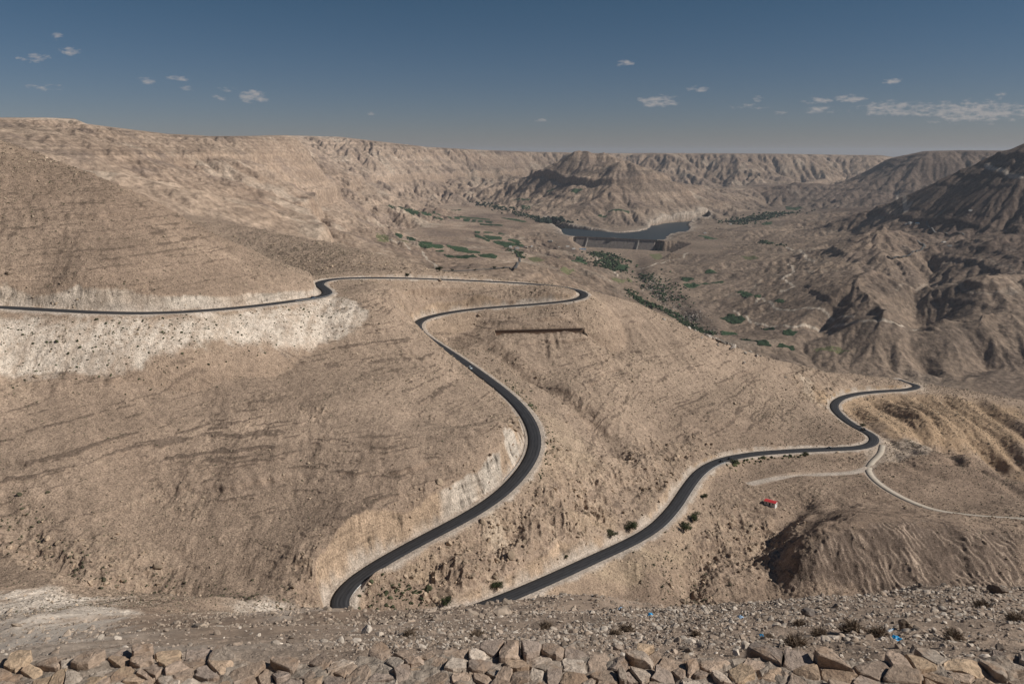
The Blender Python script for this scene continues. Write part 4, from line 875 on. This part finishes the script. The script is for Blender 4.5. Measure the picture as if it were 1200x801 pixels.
# dry brush
def twigbush(name, label, cat, p, w_, h_, c, n_=260, group=None):
    V = []; Fs = []; Cs = []
    for k in range(n_):
        a = rng.uniform(0, 2*math.pi); el = rng.uniform(.15, 1.45); L_ = rng.uniform(.5, 1.); r0 = rng.uniform(0, .25)
        b0 = np.array([math.cos(a)*r0*w_*.5, math.sin(a)*r0*w_*.5, 0.]); d_ = np.array([math.cos(a)*math.cos(el)*w_*.5, math.sin(a)*math.cos(el)*w_*.5, math.sin(el)*h_])*L_
        pr = np.cross(d_, rng.normal(size=3)); pr /= np.linalg.norm(pr)+1e-9; t_ = .012*w_+.002; m_ = b0+d_*.55+rng.normal(size=3)*.05*w_
        i0 = len(V); V += [b0-pr*t_, b0+pr*t_, m_+pr*t_*.8, b0+d_+rng.normal(size=3)*.03*w_, m_-pr*t_*.8]; Fs += [(i0, i0+1, i0+2, i0+3, i0+4)]; Cs += [np.array(c)*rng.uniform(.6, 1.4)]*5
        for q in range(2):
            e = m_+rng.normal(size=3)*.16*w_; e[2] = abs(e[2]); i0 = len(V); V += [m_-pr*t_*.7, m_+pr*t_*.7, e]; Fs += [(i0, i0+1, i0+2)]; Cs += [np.array(c)*rng.uniform(.6, 1.4)]*3
    o = mesh_obj(name, np.array(V), Fs, M_twig, colr=np.array(Cs), label=label, category=cat); o.location = [float(v) for v in p]
    if group: o['group'] = group
    return o
for lb, px, py, w_ in (('widest dry brown brush tuft just above the centre-right wall stones', 933, 755, 34), ('dry tan brush tuft right of the small blue scrap', 960, 742, 22), ('low dry brush tuft beside the small blue scrap', 901, 746, 16),
  ('dry brown brush clump on the rubble left of the bottle', 998, 737, 30), ('dry brush tuft directly left of the clear blue bottle', 1028, 742, 26), ('straw coloured brush tuft on the right part of the rubble', 1118, 746, 26),
  ('dry brush tuft on the rubble crest beside the dark upright boulder', 1150, 708, 20), ('dry brush tuft at the right end of the rubble slope', 1190, 725, 24), ('brown brush tuft near the left litter patch', 735, 737, 24),
  ('small brown brush tuft left of centre on the rubble', 721, 741, 18), ('round dry brush tuft in the middle of the rubble slope', 815, 742, 16), ('dry brush tuft high on the rubble below the dark gully', 937, 730, 18),
  ('flat dry brush tuft at the left end of the rubble', 560, 744, 24), ('dry brush tuft in the pale rubble right of the hairpin', 640, 733, 20), ('dark dry brush tuft on the shoulder below the road bend', 480, 741, 18)):
    p = P1(px, py+3); D = np.linalg.norm(p); twigbush('dry_shrub', lb, 'dry shrub', p, w_*D/F, w_*D/F*.45, (.20, .15, .11), group='dry brush on the rubble slope')
# litter
def bag(name, label, px, py, wpx, mat, cat='plastic bag', fl=.7):
    p = P1(px, py); D = np.linalg.norm(p); s = wpx*D/F/2; V, Fc = icoverts(2); f_ = 1+.35*vn(V[:, 0]*2.2+px, V[:, 1]*2.2+V[:, 2], 3)+.22*vn(V[:, 0]*6, V[:, 2]*6+py, 4)
    V = V*f_[:, None]*np.array([s, s*.8, s*fl]); o = mesh_obj(name, V, Fc, mat, label=label, category=cat); o.location = (p[0], p[1], p[2]+s*.35); return o
bag('plastic_bag', 'big crumpled bright blue plastic bag just above the wall', 1050, 750, 9, M_bag)
bag('plastic_scrap', 'small blue plastic scrap on the rubble beside a brush tuft', 892, 745, 4.5, M_bag, 'litter')
M_pale = flat_mat('pale_blue_film', (.35, .5, .68), .3, .5, .2, 20.); M_or = flat_mat('orange_plastic', (.75, .16, .05), .5, .4)
bag('plastic_scrap', 'pale blue plastic scrap on the rubble between two brush tufts', 868, 724, 6, M_pale, 'litter'); bag('plastic_scrap', 'blue plastic scrap at the left of the rubble below the road', 762, 721, 6, M_bag, 'litter')
bag('plastic_scrap', 'whitish plastic scrap at the far left end of the litter', 727, 715, 7, M_pale, 'litter'); bag('plastic_scrap', 'tiny violet blue scrap in the rubble right of the blue bag', 1137, 746, 3, M_bag, 'litter')
bag('plastic_scrap', 'tiny blue scrap high on the rubble crest', 827, 718, 3, M_bag, 'litter'); bag('plastic_scrap', 'bright orange and white scrap beside a dry brush tuft', 1022, 741, 4.5, M_or, 'litter', .5)
# clear bottle with blue cap
p = P1(1043, 740); D = np.linalg.norm(p); L_ = 8*D/F; e_ = empty('bottle', (p[0], p[1], p[2]+L_*.18), .5, label='crushed clear plastic bottle with a blue cap on the rubble', category='bottle')
m_, nt_, b_ = node_mat('clear_plastic', .15, .5); b_.inputs['Base Color'].default_value = (.6, .66, .72, 1); b_.inputs['Transmission Weight'].default_value = .35
mb = MB(); mb.tube((-L_*.45, 0, 0), (L_*.25, 0, 0), L_*.17, L_*.18, 12); mb.tube((L_*.25, 0, 0), (L_*.42, 0, .01), L_*.18, L_*.07, 12); mb.build('body', m_, e_)
mb = MB(); mb.tube((L_*.42, 0, .01), (L_*.5, 0, .01), L_*.08, L_*.08, 10); mb.build('cap', M_bag, e_)
log('foreground')
# ------------------------------------------------------------------ trees and bushes one can tell apart
def leafy(name, label, cat, px, py, wpx, ratio=.55, c=(.05, .06, .025), trunk=.25, group='green bushes near the road'):
    p = P1(px, py); D = np.linalg.norm(p); W_ = wpx*D/F; H_ = W_*ratio
    e_ = empty(name, p, rng.uniform(0, 6), label=label, category=cat, group=group)
    mb = MB(); mb.tube((0, 0, -.4), (W_*.03, 0, H_*.45), W_*.035, W_*.022, 7)
    cl = []
    for k in range(9):
        a = rng.uniform(0, 2*math.pi); r_ = rng.uniform(.05, .33)*W_; q = np.array([math.cos(a)*r_, math.sin(a)*r_, H_*rng.uniform(.35, .78)]); mb.tube((W_*.03*rng.random(), 0, H_*trunk), q, W_*.016, W_*.006, 5); cl.append(q)
    mb.build('trunk', M_bark, e_)
    V = []; Fs = []; Cs = []
    for q in cl:
        rr_ = W_*rng.uniform(.14, .24); tone = rng.uniform(.6, 1.45)
        for k in range(230):
            d_ = rng.normal(size=3); d_ /= np.linalg.norm(d_); pt = q+d_*rr_*rng.random()**.4*np.array([1, 1, .62]); pt[2] = max(pt[2], H_*.06)
            s_ = W_*rng.uniform(.012, .028); a_ = rng.normal(size=3); a_ /= np.linalg.norm(a_); b_ = np.cross(a_, d_); b_ /= np.linalg.norm(b_)+1e-9
            i0 = len(V); V += [pt-a_*s_, pt+b_*s_*.7, pt+a_*s_, pt-b_*s_*.7]; Fs.append((i0, i0+1, i0+2, i0+3)); Cs += [np.array(c)*tone*rng.uniform(.7, 1.3)]*4
    mesh_obj('crown', np.array(V), Fs, M_leaf, e_, colr=np.array(Cs)); return e_
for a in (('tree','dark green spreading tree beside the lower road near the hairpin','tree',584,694,21),('bush','round dark green bush on the brown shoulder right of the hairpin','bush',524,709,19,.6),
  ('tree','dark green tree above the lower straight where it climbs out of the cut','tree',750,628,22,.5),('bush','low olive bush hugging the lower straight left of the dark green tree','bush',727,639,20,.35,(.085,.085,.045)),
  ('bush','small olive bush on the verge of the lower straight','bush',675,663,9,.45,(.085,.085,.045)),('tree','upper of two touching dark green trees outside the guardrail','tree',813,610,20,.5),
  ('tree','lower of two touching dark green trees outside the guardrail','tree',804,622,20,.6),('bush','small thin bush just outside the guardrail bend','bush',824,583,12,.45,(.07,.075,.035)),
  ('bush','lone dark green bush on the far edge of the top road','bush',478,324,8,.5,(.03,.045,.022)),('bush','olive bush at the verge of the last upper bend','bush',1004,499,9,.45,(.08,.08,.04)),
  ('bush','low olive bush below the straight before the track junction','bush',945,533,9,.4,(.075,.08,.035)),('bush','green bush right below the second bend of the lowest road','bush',860,541,12,.4,(.06,.07,.03))): leafy(*a)
for lb, px, py, w_ in (('largest dark clump of trees beside the far valley road',515,318,12),('dark round tree next to the largest far clump',529.5,318,6),('small tree halfway along the far valley road',557,317,4),
  ('dark tree left of the bend in the far valley road',579,315,6),('small dark tree closest to the far valley road bend',590,315,5),('lone tree in the brown field behind the far tree clump',549,315,4)):
    leafy('tree', lb, 'tree', px, py, w_, .6, (.028, .04, .02), group='trees by the far valley road')
log('trees')
# ------------------------------------------------------------------ vehicles on the road
def car(label, px, py, paint, rev=False, lane=1.8, L_=4.5, Hh=1.5):
    a, b = ray(px, py); q = -road[:, 2]/b; d_ = np.hypot(road[:, 0]-a*q, road[:, 1]-q)+np.abs(road[:, 2]+b*road[:, 1])*3; i = int(np.argmin(d_)); i = min(max(i, 3), len(road)-4)
    t = road[i+3]-road[i-3]; hd = math.atan2(t[1], t[0]); n_ = np.array([t[1], -t[0]])/np.hypot(t[0], t[1]); ln_ = lane if not rev else -lane
    p = road[i].copy(); p[:2] += n_*ln_; p[2] += .05
    e_ = empty('car', p, hd+(math.pi if rev else 0), label=label, category='car', group='cars on the winding road'); e_.rotation_euler[1] = -math.atan2(t[2], np.hypot(t[0], t[1]))*(-1 if rev else 1)
    h = L_/2; W2 = .88; mb = MB()
    pr = [(-h, .32), (h, .32), (h, .62), (h-.12, .78), (h*.45, .95), (-h*.86, 1.), (-h, .9)]
    mb.prism(pr, -W2, W2, [.04, .04, .06, .1, .06, .06, .08]); mb.build('body', flat_mat('car_paint', paint, .25, .6), e_)
    mb = MB(); cz = .94; V = [(h*.42, -W2+.06, cz), (h*.42, W2-.06, cz), (-h*.82, W2-.06, cz), (-h*.82, -W2+.06, cz), (h*.12, -W2+.24, Hh-.06), (h*.12, W2-.24, Hh-.06), (-h*.58, W2-.24, Hh-.06), (-h*.58, -W2+.24, Hh-.06)]
    mb.add(V, [(3,2,1,0),(4,5,6,7),(0,1,5,4),(1,2,6,5),(2,3,7,6),(3,0,4,7)]); mb.build('windows', M_glass, e_)
    mb = MB(); mb.box(-h*.58, h*.12, -W2+.23, W2-.23, Hh-.06, Hh, .05, .05); mb.build('roof', flat_mat('car_paint', paint, .25, .6), e_)
    for sx in (-h*.6, h*.62):
        for sy in (-W2+.02, W2-.22):
            mb = MB(); mb.tube((sx, sy, .33), (sx, sy+.2, .33), .33, .33, 14); w__ = mb.build('wheel', M_tyre, e_)
            mb = MB(); yo = sy-.01 if sy < 0 else sy+.19; mb.tube((sx, yo, .33), (sx, yo+.02, .33), .18, .18, 10); mb.build('rim', M_steel, w__)
car('dark blue car rounding the bend below the white cut of the top road', 365, 349.5, (.03, .06, .1), L_=4.8, Hh=1.75)
car('pale silver car heading down the long curving middle leg', 554.5, 431, (.5, .56, .6)); car('black car in front on the bend entering the lowest straight', 847, 540, (.012, .012, .014)); car('black car following close behind on the lowest bend', 854, 537, (.014, .013, .014), L_=4.2)
car('black car on the straight before the track junction', 976, 527, (.012, .012, .013), rev=True); car('dark van coming round the last bend above the junction', 1008.5, 503.5, (.015, .015, .018), L_=5.6, Hh=2.2, lane=0.9)
# guardrails
def rail(label, i0, i1, off):
    P = road[i0:i1:4].copy(); n_ = sides(P); P[:, :2] += n_*off; e_ = empty('guardrail', P[0], 0, label=label, category='guardrail', group='steel guardrails on the outside of bends'); P = P-P[0]
    mb = MB(); V = []
    for o_, z_ in ((-.03, .45), (.05, .52), (-.03, .6), (.05, .68), (-.03, .76)): V.append(np.c_[P[:, :2]+n_*o_, P[:, 2]+z_])
    V = np.stack(V, 1); k = 5; idx = np.arange(len(P)*k).reshape(len(P), k)
    mesh_obj('rail', V.reshape(-1, 3), np.stack([idx[:-1, :-1], idx[:-1, 1:], idx[1:, 1:], idx[1:, :-1]], -1).reshape(-1, 4), M_steel, e_)
    for q in P[::max(1, len(P)//60)]:
        mb = MB(); mb.box(q[0]-.06, q[0]+.06, q[1]-.06, q[1]+.06, q[2]-.6, q[2]+.74); mb.build('post', M_steel, e_)
def ri(px, py):
    a, b = ray(px, py); return int(np.argmin(np.hypot(road[:, 0]/road[:, 1]-a, road[:, 2]/road[:, 1]+b)))
rail('steel guardrail along the outer edge above the two touching trees', ri(768,617), ri(845,539), 5.2); rail('short steel guardrail inside the tight hairpin by the shrubs', ri(410,681), ri(393,715), -5.2)
rail('long steel guardrail round the outer edge of the middle bend', ri(592,460), ri(600,565), -5.2 if False else 5.2); rail('steel guardrail along the outside of the top bend beside the blue car', ri(340,353), ri(384,343), 5.2)
log('vehicles')
# ------------------------------------------------------------------ buildings
def house(name, label, cat, px, py, L_, W_, Hh, rz, wall_m, roof_m, gable=.6, group=None, door=True):
    p = P1(px, py); g4 = [float(ground(p[0]+a*L_/2, p[1]+b*W_/2)) for a in (-1, 1) for b in (-1, 1)]; z = max(p[2], min(max(g4), p[2]+1.5))
    e_ = empty(name, (p[0], p[1], z), rz, label=label, category=cat)
    if group: e_['group'] = group
    mb = MB(); mb.box(-L_/2, L_/2, -W_/2, W_/2, -4, Hh)
    if gable: mb.add([(-L_/2, -W_/2, Hh), (-L_/2, W_/2, Hh), (-L_/2, 0, Hh+gable), (L_/2, -W_/2, Hh), (L_/2, W_/2, Hh), (L_/2, 0, Hh+gable)], [(0, 2, 1), (3, 4, 5)])
    mb.build('wall', wall_m, e_)
    mb = MB(); o_ = .35
    if gable:
        for s in (-1, 1):
            V = [(-L_/2-o_, 0, Hh+gable+.04), (L_/2+o_, 0, Hh+gable+.04), (L_/2+o_, s*(W_/2+o_), Hh-o_*gable/(W_/2)+.04), (-L_/2-o_, s*(W_/2+o_), Hh-o_*gable/(W_/2)+.04)]; V += [(a, b, c+.1) for a, b, c in V]
            mb.add(V, [(0,1,2,3),(7,6,5,4),(0,4,5,1),(1,5,6,2),(2,6,7,3),(3,7,4,0)])
    else: mb.box(-L_/2-.15, L_/2+.15, -W_/2-.15, W_/2+.15, Hh+.003, Hh+.35)
    mb.build('roof', roof_m, e_)
    if door:
        mb = MB(); mb.box(-.5, .5, -W_/2-.05, -W_/2+.02, 0, 2.05); mb.build('door', M_dark, e_)
        for x_ in (-L_*.3, L_*.3): mb = MB(); mb.box(x_-.5, x_+.5, -W_/2-.05, -W_/2+.02, 1., 1.9); mb.build('window', M_dark, e_)
        mb = MB(); mb.box(L_/2-.02, L_/2+.05, -.5, .5, 1., 1.9); mb.build('window', M_dark, e_)
    return e_
house('hut', 'small white hut with a bright red roof on the flat below the road', 'hut', 903, 591, 8, 4.2, 2.5, math.radians(-38), M_white, M_red, .5)
V_ = [('long blue roofed building at the foot of the dam',682,293,46,16,7,0,M_white,M_blue,1.5),('white block left of the blue roofed building',672,292,18,12,5,.2,M_white,M_white,0),('pale yellow block right of the blue roofed building',689,294.5,14,12,5,.1,M_tan,M_tan,0),
 ('low white shed on the bank above the blue roofed building',665,289,20,10,4,.3,M_white,M_conc,0),('small pale house at the left of the dam yard',655,290.5,12,10,4,.1,M_tan,M_white,0),('grey shed on the slope left of the dam',645,283,24,14,5,-.2,M_conc,M_conc,0),
 ('white house at the top of the valley village',598,289.5,14,10,5,.2,M_white,M_white,0),('tan house left of the village junction',592,291.5,12,10,4,0,M_tan,M_tan,0),('long pale house on the village junction',606,291,22,10,4,.1,M_white,M_conc,0),
 ('tan house right of the village junction',617,290.5,12,10,5,-.2,M_tan,M_white,0),('small white house at the right end of the village',623,289,10,9,4,.2,M_white,M_white,0),('pale house below the village junction',601,295.5,11,9,4,.4,M_tan,M_conc,0),
 ('white house with a flat roof in the right bank hamlet',1068,262,26,16,6,.1,M_white,M_white,0),('pale shed right of the flat roofed house in the right bank hamlet',1075,262.5,20,12,5,-.1,M_conc,M_blue,0),('small white hut left of the right bank hamlet',1062,263,12,10,4,.3,M_white,M_white,0),
 ('white farmhouse on the terrace above the reservoir shore',826,273.5,16,12,5,0,M_white,M_white,0),('tan farmhouse on the ridge beyond the reservoir terrace',841,268,18,12,5,.2,M_tan,M_tan,0),('lone white house by the far right stream',856,263,18,12,5,0,M_white,M_white,0),
 ('white farmhouse on the dark plain below the right mountain',1106,284,16,12,4,.2,M_white,M_white,0),('pale pump house beside the valley road on the right',1113,289,16,10,4,-.3,M_conc,M_white,0),('white shed high on the dark plain at right',1137,247,14,10,4,0,M_white,M_white,0)]
for v in V_: house('house', v[0], 'house', v[1], v[2], v[3], v[4], v[5], v[6], v[7], v[8], v[9], 'houses in the valley', True)
# long brown retaining wall with an overhanging capping in the recess below the second bend
a_ = math.atan2(tv[1], tv[0]); ln_ = rl
e_ = empty('retaining_wall', ((RC0[0]+RC1[0])/2, (RC0[1]+RC1[1])/2, rz_), a_, label='long low brown retaining wall sunk in the slope below the second bend', category='retaining wall')
mb = MB(); mb.box(-ln_/2, ln_/2, .1, 1.6, -8.5, .0); mb.build('wall_face', flat_mat('brown_masonry', (.225, .155, .112), .95, .1, .2, .8), e_)
mb = MB(); mb.box(-ln_/2-.3, ln_/2+.3, -.75, 1.8, .003, .45); mb.build('coping', flat_mat('shadow_dark_coping', (.10, .075, .06), .9, .1, .2, 1.), e_)  # dark colour stands in for the shadow line along the wall top
log('buildings')

# ------------------------------------------------------------------ camera, light, air
SKYTINT = (.67, .63, .77, 1); SKYTOP = (.42, .57, .62, 1); HAZE = 2.3e-5
cam = bpy.data.cameras.new('camera'); co = bpy.data.objects.new('camera', cam); C.objects.link(co)
cam.sensor_width = 36; cam.lens = F/1200*36; cam.clip_start = .1; cam.clip_end = 200000
co.rotation_euler = (math.pi/2-PITCH, 0, 0); bpy.context.scene.camera = co
SUN_AZ, SUN_EL = math.radians(99), math.radians(37)      # clockwise from the view direction (+Y)
sd = np.array([math.sin(SUN_AZ)*math.cos(SUN_EL), math.cos(SUN_AZ)*math.cos(SUN_EL), math.sin(SUN_EL)])
sl = bpy.data.lights.new('sun', 'SUN'); sl.energy = 4.3; sl.angle = math.radians(.5); sl.color = (1, .95, .87)
so = bpy.data.objects.new('sun', sl); C.objects.link(so)
from mathutils import Vector
so.rotation_euler = Vector(sd).to_track_quat('Z', 'Y').to_euler()
w = bpy.data.worlds.new('World'); bpy.context.scene.world = w; w.use_nodes = True; nt = w.node_tree
bg = nt.nodes['Background']; sky = N(nt, 'ShaderNodeTexSky'); sky.sky_type = 'NISHITA'; sky.sun_disc = False
sky.sun_elevation = SUN_EL; sky.sun_rotation = SUN_AZ; sky.altitude = 1200; sky.air_density = 1.; sky.dust_density = .2; sky.ozone_density = 3.
L = nt.links.new
def mth(op, a, b=None, c=None):
    n = N(nt, 'ShaderNodeMath', operation=op)
    for k, v in enumerate((a, b, c)):
        if v is None: continue
        if hasattr(v, 'is_linked'): L(v, n.inputs[k])
        else: n.inputs[k].default_value = v
    return n.outputs[0]
tcw = N(nt, 'ShaderNodeTexCoord'); sepx = N(nt, 'ShaderNodeSeparateXYZ'); L(tcw.outputs['Generated'], sepx.inputs[0])
yy_ = mth('MAXIMUM', sepx.outputs[1], .01); uu_ = mth('DIVIDE', sepx.outputs[0], yy_); vv_ = mth('DIVIDE', sepx.outputs[2], yy_)
CL = [(40,68,22,6,.8),(80,60,17,6,.9),(66,42,9,6,.45),(55,102,28,5,.5),(171,95,17,5,.55),(209,92,18,4,.75),(221,103,11,4,.45),(265,105,14,5,.5),(297,113,21,10,.95),(255,115,14,4,.45),(435,133,5,3,.45),(560,135,6,3,.5),(591,137,6,3,.5),(633,141,10,3,.6),
 (731,74,13,5,.95),(771,118,29,9,.95),(819,104,16,5,.9),(888,116,9,4,.7),(875,125,28,4,.5),(914,131,10,4,.6),(957,118,22,5,.75),(998,115,23,6,.9),(962,129,28,6,.75),(1045,95,14,5,.85),(1050,127,60,11,.85),(1140,131,100,16,.9),(1172,112,10,6,.6),(1220,130,60,13,.8)]
tot = None
for px, py, rx, ry, st in CL:
    u0, v0 = ray(px, py); u1, _ = ray(px+rx, py); _, v1 = ray(px, py+ry); v0 = -v0; ru, rv = float(u1-u0), float(v1+v0)
    du = mth('DIVIDE', mth('SUBTRACT', uu_, float(u0)), ru); dv = mth('DIVIDE', mth('SUBTRACT', vv_, float(v0)), rv)
    q = mth('MULTIPLY', mth('MAXIMUM', mth('SUBTRACT', 1., mth('ADD', mth('MULTIPLY', du, du), mth('MULTIPLY', dv, dv))), 0.), st)
    tot = q if tot is None else mth('MAXIMUM', tot, q)
cmb = N(nt, 'ShaderNodeCombineXYZ'); L(mth('MULTIPLY', uu_, 70.), cmb.inputs[0]); L(mth('MULTIPLY', vv_, 190.), cmb.inputs[1])
nz = N(nt, 'ShaderNodeTexNoise', Scale=1., Detail=6., Roughness=.62); L(cmb.outputs[0], nz.inputs['Vector'])
cm = mth('ADD', mth('MULTIPLY', tot, 1.15), mth('MULTIPLY', mth('SUBTRACT', nz.outputs['Fac'], .5), 4.2)); cm = mth('SUBTRACT', cm, .38)
cm = mth('MINIMUM', mth('MAXIMUM', mth('MULTIPLY', cm, .72), 0.), .68); cm = mth('MULTIPLY', cm, mth('GREATER_THAN', sepx.outputs[1], .05)); cm = mth('MULTIPLY', cm, mth('GREATER_THAN', tot, .001))
tint = N(nt, 'ShaderNodeMix', data_type='RGBA', blend_type='MULTIPLY'); tint.inputs[0].default_value = 1; L(sky.outputs[0], tint.inputs[6]); tg = N(nt, 'ShaderNodeMix', data_type='RGBA'); tg.inputs[6].default_value = SKYTINT; tg.inputs[7].default_value = SKYTOP; tr = N(nt, 'ShaderNodeMapRange'); tr.inputs['From Max'].default_value = .2; L(sepx.outputs[2], tr.inputs['Value']); L(tr.outputs[0], tg.inputs[0]); L(tg.outputs[2], tint.inputs[7])
mx = N(nt, 'ShaderNodeMix', data_type='RGBA'); L(cm, mx.inputs[0]); L(tint.outputs[2], mx.inputs[6]); mx.inputs[7].default_value = (8.2, 7.6, 7.4, 1)
L(mx.outputs[2], bg.inputs[0]); bg.inputs[1].default_value = .05
# air
hz = MB(); hz.box(-46000, 46000, -3000, 46000, -1400, 175)
hm = bpy.data.materials.new('air'); hm.use_nodes = True; hn = hm.node_tree; hn.nodes.remove(hn.nodes['Principled BSDF']); pv = N(hn, 'ShaderNodeVolumePrincipled'); pv.inputs['Density'].default_value = HAZE
pv.inputs['Color'].default_value = (.72, .78, .88, 1); pv.inputs['Anisotropy'].default_value = .1; hn.links.new(pv.outputs[0], hn.nodes['Material Output'].inputs['Volume'])
hz.build('haze', hm, kind='stuff', label='thin pale air haze over the valley')
sc = bpy.context.scene; vs = sc.view_settings; vs.view_transform = 'Standard'; vs.look = 'None'; vs.gamma = 1; vs.exposure = 0; vs.use_curve_mapping = False
sc.cycles.max_bounces = 4; sc.cycles.diffuse_bounces = 2; sc.cycles.glossy_bounces = 2; sc.cycles.volume_bounces = 0
log('done')
